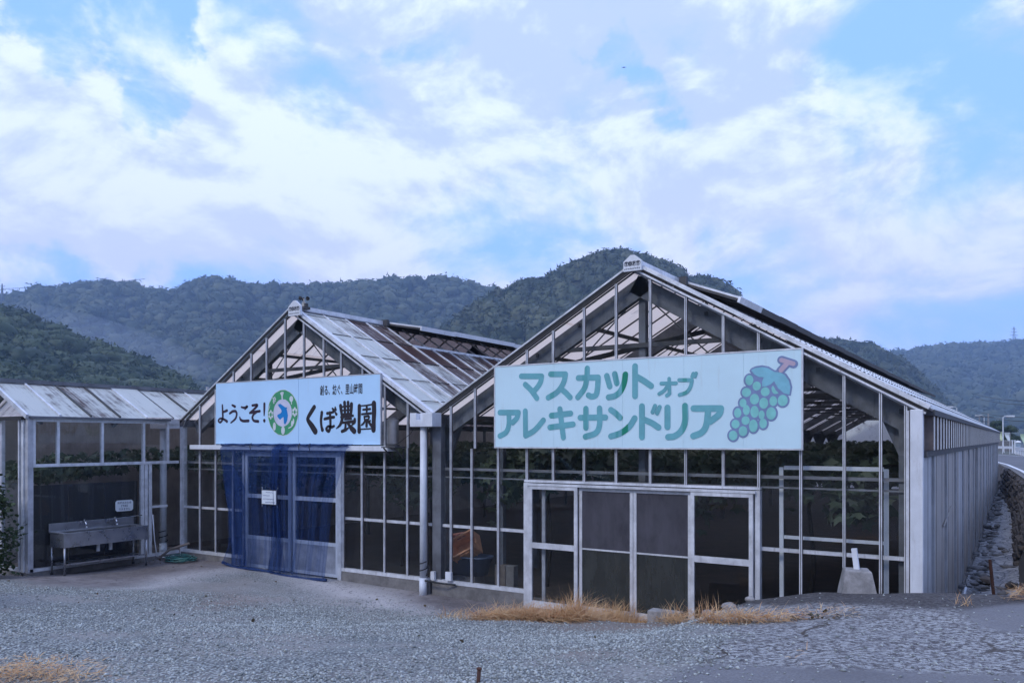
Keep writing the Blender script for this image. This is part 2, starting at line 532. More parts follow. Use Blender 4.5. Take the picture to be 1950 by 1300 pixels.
MAT['straw'] = leaf_mat('dry_straw', ((.48, .225, .10), (.64, .37, .175), (.76, .58, .34)), .3, 3.0, .8)
MAT['bark'] = simple('dark_bark', (.05, .04, .032), .9, 0, .4, 12, bump=.6)
# ================================================================== GROUND
def pl(x, pts):
    return np.interp(x, [p[0] for p in pts], [p[1] for p in pts])
CREST = [(-40, -.25), (-17, -.2), (-15.5, -.14), (-12, -.17), (-9, -.21), (-7.2, -.15), (-6.2, -.03), (-5.2, .03), (-4.2, .12), (-3.4, .26), (-2.7, .58), (-1.9, .76), (-1, .88), (.4, .97), (3, 1.0), (40, 1.0)]
NEAR = [(-40, .30), (-14, .34), (-9, .60), (-6, .80), (-3, .93), (0, 1.0), (40, 1.0)]
def gz(X, Y):
    X = np.asarray(X, float); Y = np.asarray(Y, float)
    c = pl(X, CREST); n = pl(X, NEAR)
    yc = pl(X, [(-40, 9.0), (-16, 8.6), (-9, 9.6), (-6.5, 9.75), (-3.4, 9.55), (-1, 9.35), (1, 9.4)])
    s = np.clip((yc - Y) / (yc - 3.6), 0, 1)
    s = s * s * (3 - 2 * s) * .45 + s * .55
    z = c + (n - c) * s
    base = pl(X, [(-40, -.24), (-16, -.14), (-9, -.24), (-5, -.30), (-1.2, -.30), (-1.0, -.55), (.05, -.55), (.3, 1.0), (40, 1.0)])
    f = np.clip((Y - yc - .02) / pl(X, [(-8, 1.3), (-6, .7), (-4, .55), (-1, .9)]), 0, 1)
    z = z + (base - z) * f * f * (3 - 2 * f)
    und = .018 * np.sin(X * 1.7 + Y * .6) * np.sin(Y * 1.3 - X * .5) + .010 * np.sin(X * 4.1 - Y * 2.3) * np.sin(Y * 3.7 + X)
    return z + und * np.clip((10.9 - Y) / .8, 0, 1)
def ground_hit(px, py):
    d = ray(px, py)
    ts = np.arange(2.0, 40, .01)
    zz = EYE.z + d.z * ts; g = gz(d.x * ts, d.y * ts)
    i = np.argmax(zz < g)
    t = ts[i]
    return d.x * t, d.y * t
def zone(poly_px, X, Y, soft=.25):
    """soft membership of ground points in a region outlined on the ground"""
    P = np.array([ground_hit(*p) if len(p) == 2 else (p[1], p[2]) for p in poly_px])
    ins = np.zeros(X.shape, bool); dmin = np.full(X.shape, 1e9)
    n = len(P)
    for i in range(n):
        x0, y0 = P[i]; x1, y1 = P[(i + 1) % n]
        cond = ((y0 > Y) != (y1 > Y))
        xi = x0 + (Y - y0) / np.where(y1 == y0, 1e-9, (y1 - y0)) * (x1 - x0)
        ins ^= cond & (X < xi)
        vx, vy = x1 - x0, y1 - y0
        t = np.clip(((X - x0) * vx + (Y - y0) * vy) / (vx * vx + vy * vy + 1e-12), 0, 1)
        dmin = np.minimum(dmin, np.hypot(X - x0 - t * vx, Y - y0 - t * vy))
    sd = np.where(ins, dmin, -dmin)
    return np.clip(sd / soft * .5 + .5, 0, 1)
W_ = lambda x, y: (0, x, y)
APRON = [(0, 1100), (60, 1112), (200, 1118), (330, 1100), (420, 1085), (470, 1078), (640, 1098), (720, 1120), (790, 1165), (860, 1172), (900, 1172), W_(-6.3, 9.9), W_(-5, 10.3), W_(-5, 12), W_(-22, 12), W_(-22, 6)]
PALE = [(505, 1088), (640, 1106), (730, 1122), (800, 1148), (775, 1166), (680, 1150), (590, 1125)]
PALE2 = [(210, 1120), (300, 1100), (420, 1080), (470, 1080), (450, 1088), (380, 1100), (290, 1122)]
OLDASPH = [(1255, 1299), (1300, 1255), (1335, 1225), (1385, 1200), (1440, 1185), W_(-3.2, 9.3), W_(-2.4, 10.2), W_(6, 10.2), W_(8, 0), W_(-.5, 0)]
PATCH1 = [(1262, 1299), (1310, 1266), (1380, 1266), (1600, 1272), (1800, 1281), (1949, 1286), W_(6, 4), W_(4, 0), W_(-1.8, 2)]
PATCH2 = [(1838, 1162), (1880, 1190), (1949, 1203), W_(4, 7), W_(4, 9), (1949, 1148)]
BANK = [(1395, 1175), (1460, 1147), (1560, 1140), (1700, 1128), (1949, 1120), (1949, 1147), (1830, 1152), (1700, 1163), (1560, 1178), (1450, 1185)]
DIRT = [(385, 1140), (440, 1128), (500, 1140), (470, 1158), (400, 1160)]
DIRT2 = [(1100, 1236), (1150, 1240), (1140, 1250), (1105, 1246)]
gx_ = np.concatenate([np.arange(-46, -18, .4), np.arange(-18, 4, .06), np.arange(4, 14.01, .4)])
gy_ = np.concatenate([np.arange(-14, 2.5, .35), np.arange(2.5, 11.4, .06), np.arange(11.4, 12.2, .2)])
GX, GY = np.meshgrid(gx_, gy_)
GZ = gz(GX, GY)
nx, ny = len(gx_), len(gy_)
verts = np.stack([GX, GY, GZ], -1).reshape(-1, 3)
ii = np.arange(nx * ny).reshape(ny, nx)
quads = np.stack([ii[:-1, :-1], ii[:-1, 1:], ii[1:, 1:], ii[1:, :-1]], -1).reshape(-1, 4)
def fbm(X, Y, seed, sc=1.0):
    r_ = np.random.default_rng(seed); v = 0
    for o in range(5):
        f = sc * 1.9 ** o
        for q in range(3):
            a = r_.uniform(0, 6.28); ph = r_.uniform(0, 6.28)
            v = v + np.sin(f * (X * math.cos(a) + Y * math.sin(a)) + ph + 1.3 * np.sin(f * .7 * (X * math.sin(a) - Y * math.cos(a)) + ph * 2)) / 1.8 ** o
    return v / 6.0
wob = fbm(GX, GY, 5, 2.2) * .35; wob2 = fbm(GX, GY, 9, 2.5) * .35
XX, YY = GX + wob, GY + wob2
zA = zone(APRON, XX, YY, .35); zP = np.maximum(zone(PALE, XX, YY, .4), .7 * zone(PALE2, XX, YY, .4))
worn = np.clip(fbm(GX, GY, 33, .75) * 1.8 - .30, 0, 1); worn2 = np.clip(fbm(GX * .6 + 3, GY * 1.3, 34, .8) * 1.8 - .35, 0, 1); zO = zone(OLDASPH, XX, YY, .18)
zS = np.maximum(zone(PATCH1, GX + wob * .12, GY + wob2 * .12, .06), zone(PATCH2, GX + wob * .4, GY + wob2 * .4, .08))
ycr = pl(GX, [(-40, 9.0), (-16, 8.6), (-9, 9.6), (-6.5, 9.75), (-3.4, 9.55), (-1, 9.35), (1, 9.4)])
zB = np.clip((YY - ycr + .6 + .36 * np.clip(GX + 2.5, 0, 3)) / .3, 0, 1) * np.clip((XX + 3.4) / .5, 0, 1); zD = np.maximum(zone(DIRT, XX, YY, .5), zone(DIRT2, XX, YY, .3))
zD = np.maximum(zD, .62 * worn * (1 - zA)); zP = np.maximum(zP, .42 * worn2 * (1 - zA))
za1 = np.stack([zA, zO, zS, np.ones_like(zA)], -1).reshape(-1, 4)
za2 = np.stack([zP, zB, zD, np.ones_like(zA)], -1).reshape(-1, 4)

def ground_mat():
    m = M_('yard_surface')
    p = m.pos()
    A = m.n('ShaderNodeAttribute'); A.attribute_name = 'zone_a'
    B = m.n('ShaderNodeAttribute'); B.attribute_name = 'zone_b'
    sa = m.n('ShaderNodeSeparateColor'); m.l(A.outputs['Color'], sa.inputs[0])
    sb = m.n('ShaderNodeSeparateColor'); m.l(B.outputs['Color'], sb.inputs[0])
    n1 = m.noise(p, .7, 6, .6); n2 = m.noise(p, 6, 6, .65); n3 = m.noise(p, 60, 3, .6)
    cell = m.vor(p, 42, 'F1', 'Color'); sc = m.n('ShaderNodeSeparateColor'); m.l(cell, sc.inputs[0])
    dist = m.vor(p, 42, 'F1', 'Distance')
    # gravel
    g = m.mix(sc.outputs[0], (.19, .205, .19), (.47, .495, .46))
    g = m.mix(m.ramp(dist, .3, .62), g, (.09, .09, .09))
    g = m.mix(m.ramp(n1, .42, .66, 0, .75), g, m.mix(n2, (.16, .14, .125), (.34, .32, .30)))
    g = m.mix(m.math('MULTIPLY', sb.outputs[2], .95), g, m.mix(n2, (.15, .105, .085), (.25, .19, .155)))
    # concrete apron with earth on it
    c = m.mix(m.ramp(n1, .35, .65), (.125, .105, .10), (.22, .195, .19))
    c = m.mix(m.ramp(n2, .47, .68, 0, .8), c, (.085, .07, .066))
    c = m.mix(m.ramp(m.noise(p, 26, 5, .75), .55, .68, 0, .7), c, (.32, .30, .30))
    pale = m.mix(m.ramp(m.noise(p, 20, 4, .7), .36, .44), (.09, .085, .09), (.46, .43, .42))
    # old broken asphalt
    cell2 = m.vor(p, 26, 'F1', 'Distance'); n4 = m.noise(m.pos((1, 1.1, 1)), 22, 6, .8)
    o = m.mix(m.ramp(n4, .455, .545), (.055, .045, .045), (.39, .39, .38))
    o = m.mix(m.ramp(cell2, .15, .55, 0, .3), o, (.11, .105, .11))
    o = m.mix(m.ramp(n2, .48, .72, 0, .5), o, (.14, .13, .135))
    wv = m.n('ShaderNodeVectorMath', operation='ADD'); m.l(p, wv.inputs[0])
    nv = m.n('ShaderNodeTexNoise'); m.l(p, nv.inputs['Vector']); nv.inputs['Scale'].default_value = 2.5; nv.inputs['Detail'].default_value = 4
    sm = m.n('ShaderNodeVectorMath', operation='SCALE'); m.l(nv.outputs['Color'], sm.inputs[0]); sm.inputs['Scale'].default_value = .55
    m.l(sm.outputs[0], wv.inputs[1])
    cr = m.vor(wv.outputs[0], .85, 'DISTANCE_TO_EDGE')
    crack = m.math('MULTIPLY', m.ramp(cr, .004, .022, 1, 0), m.ramp(m.noise(p, .9, 2, .5), .45, .6))
    crack = m.math('MULTIPLY', crack, m.math('SUBTRACT', 1.0, sa.outputs[2]))
    o = m.mix(crack, o, (.05, .038, .03))
    s_ = m.mix(m.ramp(n3, .35, .7), (.13, .125, .13), (.19, .185, .19))
    s_ = m.mix(m.ramp(n1, .4, .7, 0, .5), s_, (.09, .085, .09))
    b_ = m.mix(m.ramp(n4, .40, .66), (.028, .023, .023), (.11, .10, .098))
    col = m.mix(sa.outputs[0], g, c)
    col = m.mix(sb.outputs[0], col, pale)
    col = m.mix(sa.outputs[1], col, o)
    col = m.mix(sb.outputs[1], col, b_)
    col = m.mix(sa.outputs[2], col, s_)
    h = m.math('ADD', m.math('MULTIPLY', dist, -.7), m.math('MULTIPLY', n2, .6))
    hb = m.bump(h, .75, .018)
    h2 = m.bump(n3, .4, .008, m.bump(n2, .5, .03))
    nm = m.n('ShaderNodeMix', data_type='VECTOR')
    m.l(m.math('MAXIMUM', sa.outputs[0], sa.outputs[2]), nm.inputs['Factor']); m.l(hb, nm.inputs['A']); m.l(h2, nm.inputs['B'])
    return m.done(m.pbr(col, .9, 0, nm.outputs['Result']))
yard = np_mesh('yard_ground', verts, quads, ground_mat(), True, {'zone_a': za1, 'zone_b': za2})
yard['kind'] = 'structure'

# wide ground sheet to the horizon, lower than the yard
def field_mat():
    m = M_('field'); n1 = m.noise(m.pos(), .05, 6, .6); n2 = m.noise(m.pos(), 1.2, 5, .7)
    return m.done(m.pbr(m.mix(m.ramp(n1, .35, .65), m.mix(n2, (.05, .06, .03), (.08, .085, .045)), (.10, .09, .07)), .95))
fb = MB(); 
fb.add([(-2000, -2000, -.78), (2000, -2000, -.78), (2000, 2000, -.78), (-2000, 2000, -.78)], [(0, 1, 2, 3)])
fld = fb.build('ground', field_mat()); fld['kind'] = 'structure'
# earth floor under the glass
flr = MB(); flr.add([(XW0 := -19.6, 12.1, -.27), (-1.1, 12.1, -.27), (-1.1, 49, -.27), (XW0, 49, -.27)], [(0, 1, 2, 3)])
fo = flr.build('greenhouse_floor', simple('bare_earth', (.06, .048, .04), .95, 0, .4, 3, streak=False)); fo['kind'] = 'structure'

# loose stones on the gravel (nobody could count them)
n = 150000
U = rng.uniform(0, 1, (n, 2)); 
tt = 4.6 + 9.0 * U[:, 0] ** 1.1; uu = -.68 + 1.36 * U[:, 1]
SX = tt * (FW.x + uu * RT.x); SY = tt * (FW.y + uu * RT.y)
w1, w2 = fbm(SX, SY, 5, 2.2) * .35, fbm(SX, SY, 9, 2.5) * .35
kA = zone(APRON, SX + w1, SY + w2, .5); kO = zone(OLDASPH, SX + w1, SY + w2, .3); kD = zone(DIRT, SX + w1, SY + w2, .5)
dens = np.clip((1 - kA * .97) * (1 - kO * .975) * (1 - kD * .8), 0, 1) * np.clip(.62 + 1.5 * fbm(SX, SY, 21, .9), .10, 1)
dens *= 1 - .75 * np.clip(fbm(SX, SY, 33, .75) * 1.8 - .30, 0, 1)
dens *= 1 - .6 * np.clip(fbm(SX * .6 + 3, SY * 1.3, 34, .8) * 1.8 - .35, 0, 1)
dens *= (SY < 10.6)
keep = rng.uniform(0, 1, n) < dens * .85
SX, SY = SX[keep], SY[keep]
m_ = len(SX)
size = rng.uniform(.006, .0145, m_) * np.where(rng.uniform(0, 1, m_) < .06, 1.6, 1)
oct_v = np.array([(1, 0, 0), (0, 1, 0), (-1, 0, 0), (0, -1, 0), (.1, .1, .75), (-.1, 0, -.6)], float)
oct_f = np.array([(0, 1, 4), (1, 2, 4), (2, 3, 4), (3, 0, 4), (1, 0, 5), (2, 1, 5), (3, 2, 5), (0, 3, 5)])
ang = rng.uniform(0, 6.28, m_)
vv = oct_v[None] * (1 + rng.uniform(-.38, .38, (m_, 6, 3))) * size[:, None, None] * np.array([1, 1, 1])
vv[:, :, 0] *= rng.uniform(.8, 1.5, m_)[:, None]
ca, sa_ = np.cos(ang)[:, None], np.sin(ang)[:, None]
px_, py_ = vv[:, :, 0] * ca - vv[:, :, 1] * sa_, vv[:, :, 0] * sa_ + vv[:, :, 1] * ca
tl_ = rng.uniform(-.6, .6, m_)[:, None]
vz = vv[:, :, 2] + px_ * tl_
sv = np.stack([px_ + SX[:, None], py_ + SY[:, None], vz + (gz(SX, SY) + size * .25)[:, None]], -1).reshape(-1, 3)
sf = (oct_f[None] + (np.arange(m_) * 6)[:, None, None]).reshape(-1, 3)
tint = np.repeat(rng.uniform(0, 1, m_), 6)
def stone_mat():
    m = M_('gravel_stone'); at = m.n('ShaderNodeAttribute'); at.attribute_name = 'tint'
    s = m.n('ShaderNodeSeparateColor'); m.l(at.outputs['Color'], s.inputs[0])
    c = m.mix(s.outputs[0], (.14, .15, .145), (.46, .48, .455))
    return m.done(m.pbr(c, .85))
gr = np_mesh('gravel', sv, sf, stone_mat(), False, {'tint': np.stack([tint] * 3 + [np.ones_like(tint)], -1)})
gr['kind'] = 'stuff'
# ================================================================== GREENHOUSES
Y0 = 11.16
XV1 = onY(345, 900, Y0).x          # valley between the small house and the left gable
XV2 = onY(822, 900, Y0).x          # valley between the two gables
XR = onY(1755, 900, Y0).x          # right-hand wall
YE = 49.0
EZ, RZ = 2.90, 5.12
def fx(px): return onY(px, 800, Y0).x

def mullion_mesh():
    b = MB()
    b.box((-.021, .0, 0), (.021, .022, 1), 2)
    b.box((-.017, -.018, 0), (-.005, -.0005, 1)); b.box((.005, -.018, 0), (.017, -.0005, 1)); b.box((-.0048, -.010, 0), (.0048, -.0005, 1), 1)
    me = bpy.data.meshes.new('mullion'); me.from_pydata(b.v, [], b.f)
    for k in ('alu', 'gasket', 'bar_back'): me.materials.append(MAT[k])
    me.polygons.foreach_set('material_index', b.mi); me.update()
    return me
MAT['bar_back'] = simple('stained_shaded_bar_back', (.16, .135, .13), .7, .1, .3, 5)  # dark brown flanges: weathered edges with the bars' shade painted in
MULL = mullion_mesh()

class House:
    def __init__(s, xl, xr, y0, y1, ez, rz, label):
        s.xl, s.xr, s.y0, s.y1, s.ez, s.rz = xl, xr, y0, y1, ez, rz
        s.xm = (xl + xr) / 2; s.h = (xr - xl) / 2
        s.a = math.atan2(rz - ez, s.h); s.L = math.hypot(rz - ez, s.h)
        s.root = thing('greenhouse', label, 'greenhouse', (s.xm, y0, -.2), 'gabled greenhouses joined side by side')
    def top(s, x):
        return s.ez + (s.rz - s.ez) * (1 - abs(x - s.xm) / s.h)
    def sl(s, side, d, y, up=0.0):
        """point on the roof slope: side +1 right / -1 left, d metres down from the ridge"""
        return Vector((s.xm + side * d * math.cos(s.a) + side * up * math.sin(s.a), y, s.rz - d * math.sin(s.a) + up * math.cos(s.a)))
    def rot(s, side): return (0, side * s.a, 0)

    def facade(s, low, high, zsplit, rows, gap=(0, 0), skip_low=()):
        """mullions and panes of the gable front. low / high: x of the bars below / above zsplit"""
        r = s.root; y = s.y0
        for x in sorted(set(low) | set(high)):
            z0 = .03 if x in low else zsplit
            z1 = s.top(x) - .07 if x in high else zsplit
            share('mullion', MULL, r, (x, y, z0), scale=(1, 1, z1 - z0))
        xs = [s.xl + .03] + sorted(low) + [s.xr - .02]
        for x0, x1 in zip(xs, xs[1:]):
            if x0 >= gap[0] - .02 and x1 <= gap[1] + .02: continue
            for z0, z1 in rows:
                block('glass_pane', MAT['glass'], r, ((x0 + x1) / 2, y + .02, (z0 + z1) / 2), (x1 - x0 - .03, .005, z1 - z0 - .02))
        xs = [s.xl + .03] + sorted(high) + [s.xr - .02]
        for x0, x1 in zip(xs, xs[1:]):
            za, zb = s.top(x0) - .08, s.top(x1) - .08
            x0 += .015; x1 -= .015
            pl = [(x0, zsplit + .01), (x1, zsplit + .01), (x1, zb)]
            if x0 < s.xm < x1: pl.append((s.xm, s.rz - .08))
            pl.append((x0, za))
            if min(za, zb) < zsplit + .02: continue
            MB().prism(pl, 'y', y + .018, y + .023).build('glass_pane', MAT['glass_top'], r)

    def portals(s, ys, depth=.28, w=.11, collar=None, king=False):
        for y in ys:
            for sd in (-1, 1):
                p = s.sl(sd, .02, y, -.10 - depth / 2); q = s.sl(sd, s.L - .10, y, -.10 - depth / 2)
                MB().bar(p, q, w, depth, (0, 0, 1)).build('rafter', MAT['steel'], s.root)
            if collar:
                for z, mt in collar:
                    hw = (s.rz - z) / math.tan(s.a) - .35
                    MB().bar((s.xm - hw, y, z), (s.xm + hw, y, z), .05, .07).build('collar_beam', MAT['steel_dark'], s.root)
                # thin diagonal tie rods
                z = collar[0][0]; hw = (s.rz - z) / math.tan(s.a) - .4
                for sd in (-1, 1):
                    MB().tube([(s.xm, y, s.rz - .35), (s.xm + sd * hw * .55, y, z)], .012, 5).build('tie_rod', MAT['steel_dark'], s.root)
    def columns(s, x, ys, flare=.42):
        for y in ys:
            b = MB().box((x - .06, y - .06, -.3), (x + .06, y + .06, s.ez - .25))
            b.prism([(x - .06, 2.0), (x + .06, 2.0), (x + (flare if flare > .2 else .06), s.ez - .05), (x - .42, s.ez - .05)], 'y', y - .04, y + .04)
            b.build('column', MAT['steel'], s.root)
    def purlins(s, ds, r=.028):
        for sd in (-1, 1):
            for d in ds:
                MB().bar(s.sl(sd, d, s.y0 + .2, -.16), s.sl(sd, d, s.y1, -.16), .05, .06).build('purlin', MAT['steel_dark'], s.root)
    def bars(s, sd, ys, d0=lambda y: 0.05, mat='alu', w=.045):
        for y in ys:
            a = d0(y); ln = s.L + .05 - a
            block('roof_bar', MAT[mat], s.root, s.sl(sd, a + ln / 2, y, .022), (ln, w, .045), s.rot(sd))
    def verge(s):
        for sd in (-1, 1):
            rows = [(-.025, .040, .014, .026, 'alu'), (-.012, .0, .012, .05, 'gasket')]
            if sd > 0: rows = [(-.03, .035, .022, .040, 'alu'), (-.015, -.006, .03, .016, 'gasket'), (-.03, -.042, .022, .026, 'alu'), (.06, .055, .12, .035, 'alu')]
            for yy, up, ww, hh, mt in rows:
                p = s.sl(sd, 0.02, s.y0 + yy, up); q = s.sl(sd, s.L + .08, s.y0 + yy, up)
                MB().bar(p, q, ww, hh, (0, 0, 1)).build('verge_trim', MAT[mt], s.root)
            MB().bar(s.sl(sd, .02, s.y0 + .03, -.07), s.sl(sd, s.L, s.y0 + .03, -.07), .02, .024).build('gable_rail', MAT['gasket'] if sd < 0 else MAT['alu_dull'], s.root)

MAT['inner'] = simple('dull_inner_rail', (.20, .20, .21), .6, .1, .25, 4)
ROWS = [(.03, .96), (1.0, 1.96), (1.99, 2.30)]
YB = [Y0 + .12 + .65 * k for k in range(int((YE - Y0) / .65))]
g_rng = random.Random(3)
def stain():
    return g_rng.choice([.05, .12, .2, .3, .42, .55, .7])

# ---------------------------------------------------------------- left gabled house (welcome sign)
H2 = House(XV1, XV2, Y0, YE, EZ, RZ, 'gabled greenhouse with open brown-stained roof panes, bearing the welcome sign, between the two others')
low2 = [fx(p) for p in (381, 411, 444, 468, 648, 654, 689.5, 732.5, 776, 812)]
high2 = [fx(p) for p in (381, 411, 445, 478.7, 508, 543.4, 579, 616.8, 650, 691, 733, 777, 812)]
DX0, DX1 = fx(468), fx(648)
H2.facade(low2, high2, 2.34, ROWS, gap=(DX0, DX1))
# ---------------------------------------------------------------- right gabled house (grape sign)
H3 = House(XV2, XR - .0, Y0, YE, EZ, RZ, 'gabled greenhouse with white corrugated roof slope, bearing the grape sign, nearest the road')
low3 = [fx(p) for p in (859, 898.5, 949, 1003.7, 1445, 1525, 1607.5, 1677, 1725)]
high3 = [fx(p) for p in (859, 905, 949, 1003.7, 1053.7, 1112.5, 1173.5, 1238.5, 1306, 1377.5, 1444.5, 1525, 1607.5, 1677, 1725)]
GX0, GX1 = fx(1003.7), fx(1445)
ZH = 1.83
H3.facade(low3, [x for x in high3 if not GX0 < x < GX1 - .01], 2.34, ROWS, gap=(GX0, GX1))
gm = [x for x in high3 if GX0 + .01 < x < GX1 - .02]
for x in gm:
    share('mullion', MULL, H3.root, (x, Y0, ZH), scale=(1, 1, H3.top(x) - .07 - ZH))
xs = [GX0] + gm + [GX1]
for x0, x1 in zip(xs, xs[1:]):
    block('glass_pane', MAT['glass'], H3.root, ((x0 + x1) / 2, Y0 + .02, (ZH + 2.34) / 2 + .01), (x1 - x0 - .03, .005, 2.34 - ZH - .04))

for H, low, gap in ((H2, low2, (DX0, DX1)), (H3, low3, (GX0, GX1))):
    r = H.root
    # rails along the front: sill, waist rail and the doubled inner rail
    segs = [(H.xl + .03, gap[0]), (gap[1], H.xr - .02)]
    for x0, x1 in segs:
        MB().box((x0, Y0 - .035, -.03), (x1, Y0 + .06, .03)).build('sill_rail', MAT['alu'], r)
        MB().box((x0, Y0 + .032, .955), (x1, Y0 + .075, 1.005)).build('waist_rail', MAT['alu'], r)
        MB().box((x0, Y0 - .03, -.42), (x1, Y0 + .16, -.032)).build('plinth', MAT['concrete'], r)
    MB().box((H.xl + .06, Y0 + .09, 1.955), (H.xr - .06, Y0 + .13, 2.0)).build('inner_rail', MAT['inner'], r)
    MB().box((H.xl + .06, Y0 + .09, 1.82), (H.xr - .06, Y0 + .12, 1.845)).build('inner_rail', MAT['inner'], r)
    H.verge()
    H.portals([Y0 + .28] + [Y0 + 3.2 * k for k in range(1, 12)], collar=((3.55, 0), (3.95, 0)))
    H.columns(H.xr - .0 if H is H2 else H.xr - .12, [Y0 + .4 + 3.2 * k for k in range(12)], .42 if H is H2 else .1)
    H.purlins([1.3, 2.2, 3.1, H.L - .2])
# posts just behind the front
MB().box((H3.xm - .055, Y0 + .30, -.2), (H3.xm + .055, Y0 + .42, RZ - .3)).build('king_post', MAT['steel'], H3.root)
for px in (487, 658):
    x = fx(px); MB().box((x - .05, Y0 + .30, 2.3), (x + .05, Y0 + .40, H2.top(x) - .3)).build('king_post', MAT['steel_dark'], H2.root)
for H in (H2, H3):
    for k in range(1 if H is H2 else 3):
        y = Y0 + 3.2 * k + .3
        MB().bar((H.xm - 1.9, y, 3.62), (H.xm + .1, y + 3.1, 4.55), .06, .09).build('wind_brace', MAT['steel_dark'], H.root)
        MB().bar((H.xm + 1.9, y, 3.62), (H.xm - .1, y + 3.1, 4.55), .06, .09).build('wind_brace', MAT['steel_dark'], H.root)

# ---- roof glazing of the left house
VENT2 = Y0 + .12 + 4 * .65
VD = 1.05
H2.bars(1, YB, lambda y: VD if y > VENT2 + .1 else .05)
for y in YB[4:16]:
    block('vent_opening_bar', MAT['alu'], H2.root, H2.sl(1, VD / 2, y, .0), (VD, .03, .03), H2.rot(1))
MB().bar(H2.sl(1, VD, VENT2, .02), H2.sl(1, VD, YE, .02), .06, .06).build('vent_sill', MAT['alu'], H2.root)
joints = [0.0, .22, 1.05, 1.95, 2.85, 3.7, H2.L]
colst = [.34, .32, .80, .62, 1.0, .56, .50, .36, .66, .62, .45, .7, .5, .62, .42, .55]
for k in range(16):
    y0 = YB[k]; y1 = YB[k + 1]
    for i, (a, b) in enumerate(zip(joints, joints[1:])):
        if y0 > VENT2 - .05 and b <= VD + .01: continue
        st = colst[k] + (-.16 if i >= 4 else 0) + (.22 if (i == 2 and k > 1) else 0) + g_rng.uniform(-.16, .16)
        block('roof_pane', MAT['roof_glass'], H2.root, H2.sl(1, (a + b) / 2, (y0 + y1) / 2, .004 * (6 - i)), (b - a + .03, y1 - y0 - .02, .006), H2.rot(1), (max(0, st), 0, 0, 1))
    for d in joints[1:-1]:
        if y0 > VENT2 - .05 and d <= VD + .01: continue
        block('pane_joint', MAT['gasket'], H2.root, H2.sl(1, d, (y0 + y1) / 2, .03), (.014, y1 - y0 - .05, .010), H2.rot(1))
for k in range(16, len(YB) - 1):
    y0, y1 = YB[k], YB[k + 1]
    block('roof_pane', MAT['roof_glass'], H2.root, H2.sl(1, (VD + H2.L) / 2, (y0 + y1) / 2, .01), (H2.L - VD, y1 - y0 - .02, .006), H2.rot(1), (stain(), 0, 0, 1))
# left slopes of both gabled houses: long columns seen from below
for H in (H2, H3):
    H.bars(-1, YB, mat='steel_dark')
    for k in range(len(YB) - 1):
        y0, y1 = YB[k], YB[k + 1]
        n = 3 if k < 14 else 1
        for i in range(n):
            a, b = H.L * i / n, H.L * (i + 1) / n
            block('roof_pane', MAT['roof_glass_light'] if k < 24 and not (H is H2 and i == 0 and k >= 4) else MAT['roof_glass'], H.root, H.sl(-1, (a + b) / 2, (y0 + y1) / 2, .004 * (4 - i)), (b - a + .02, y1 - y0 - .02, .006), H.rot(-1), (1.0 if (H is H2 and i == 0 and k >= 4 and n > 1) or (H is H2 and n == 1) else g_rng.choice([-.2, -.1, 0, .1, .2]), 0, 0, 1))
# white corrugated slope of the right house, sheet by sheet
SW = .78
def corr_sheet(ln, mat, amp=.018, pitch=.13, wdt=SW + .05, lip=.0):
    n = int(round(wdt / pitch * 4)); prof = [(wdt * (i / n - .5), amp * math.sin(2 * math.pi * i / 4 + .3)) for i in range(n + 1)]
    b = MB(); vs = []; fs = []
    for j, x in enumerate((-ln / 2, ln / 2)):
        for (y, z) in prof: vs.append((x, y, z))
    m = n + 1
    fs = [(i, i + 1, m + i + 1, m + i) for i in range(n)]
    me = bpy.data.meshes.new('corrugated_sheet'); me.from_pydata(vs, [], fs); me.materials.append(mat)
    me.polygons.foreach_set('use_smooth', [True] * len(fs)); me.update()
    return me
VENT3 = Y0 + 1.75
sh_full = corr_sheet(H3.L + .12, MAT['corr']); sh_vent = corr_sheet(H3.L + .12 - VD, MAT['corr'])
y = Y0 + SW / 2 + .02; k = 0
while y < YE:
    if y < VENT3: o = share('corrugated_sheet', sh_full, H3.root, H3.sl(1, H3.L / 2 + .06, y, .03 + .006 * (k % 2)), H3.rot(1))
    else: o = share('corrugated_sheet', sh_vent, H3.root, H3.sl(1, VD + (H3.L - VD) / 2 + .06, y, .03 + .006 * (k % 2)), H3.rot(1))
    md = o.modifiers.new('thickness', 'SOLIDIFY'); md.thickness = .004
    y += SW; k += 1
bolts = MB()
y = Y0 + .2
while y < YE:
    for d in (1.5, 2.4, 3.3, 4.1):
        c = H3.sl(1, d, y, .055); bolts.lathe(c, [(.022, -.012), (.022, .004), (.008, .016)], 6)
    y += .39
bo = bolts.build('roof_bolt', MAT['gasket'], H3.root); bo['kind'] = 'stuff'
MB().bar(H3.sl(1, VD, VENT3, .03), H3.sl(1, VD, YE, .03), .06, .07).build('vent_sill', MAT['steel_dark'], H3.root)
# ridge caps
for H, ye in ((H2, VENT2), (H3, VENT3)):
    MB().prism([(H.xm - .12, H.rz - .02), (H.xm, H.rz + .07), (H.xm + .12, H.rz - .02), (H.xm + .10, H.rz - .05), (H.xm, H.rz + .04), (H.xm - .10, H.rz - .05)], 'y', Y0 + .02, ye).build('ridge_cap', MAT['steel'], H.root)
    MB().box((H.xm - .05, ye, H.rz - .06), (H.xm + .05, YE, H.rz + .05)).build('ridge_beam', MAT['steel_dark'], H.root)
    MB().bar(H.sl(1, .02, Y0 + .1, .07), H.sl(1, .02, ye, .07), .05, .09).build('ridge_trim', MAT['alu'], H.root)
    MB().box((H.xm + .02, ye - .06, H.rz - .03), (H.xm + .20, ye + .02, H.rz + .12)).build('vent_end_plate', MAT['steel_dark'], H.root)
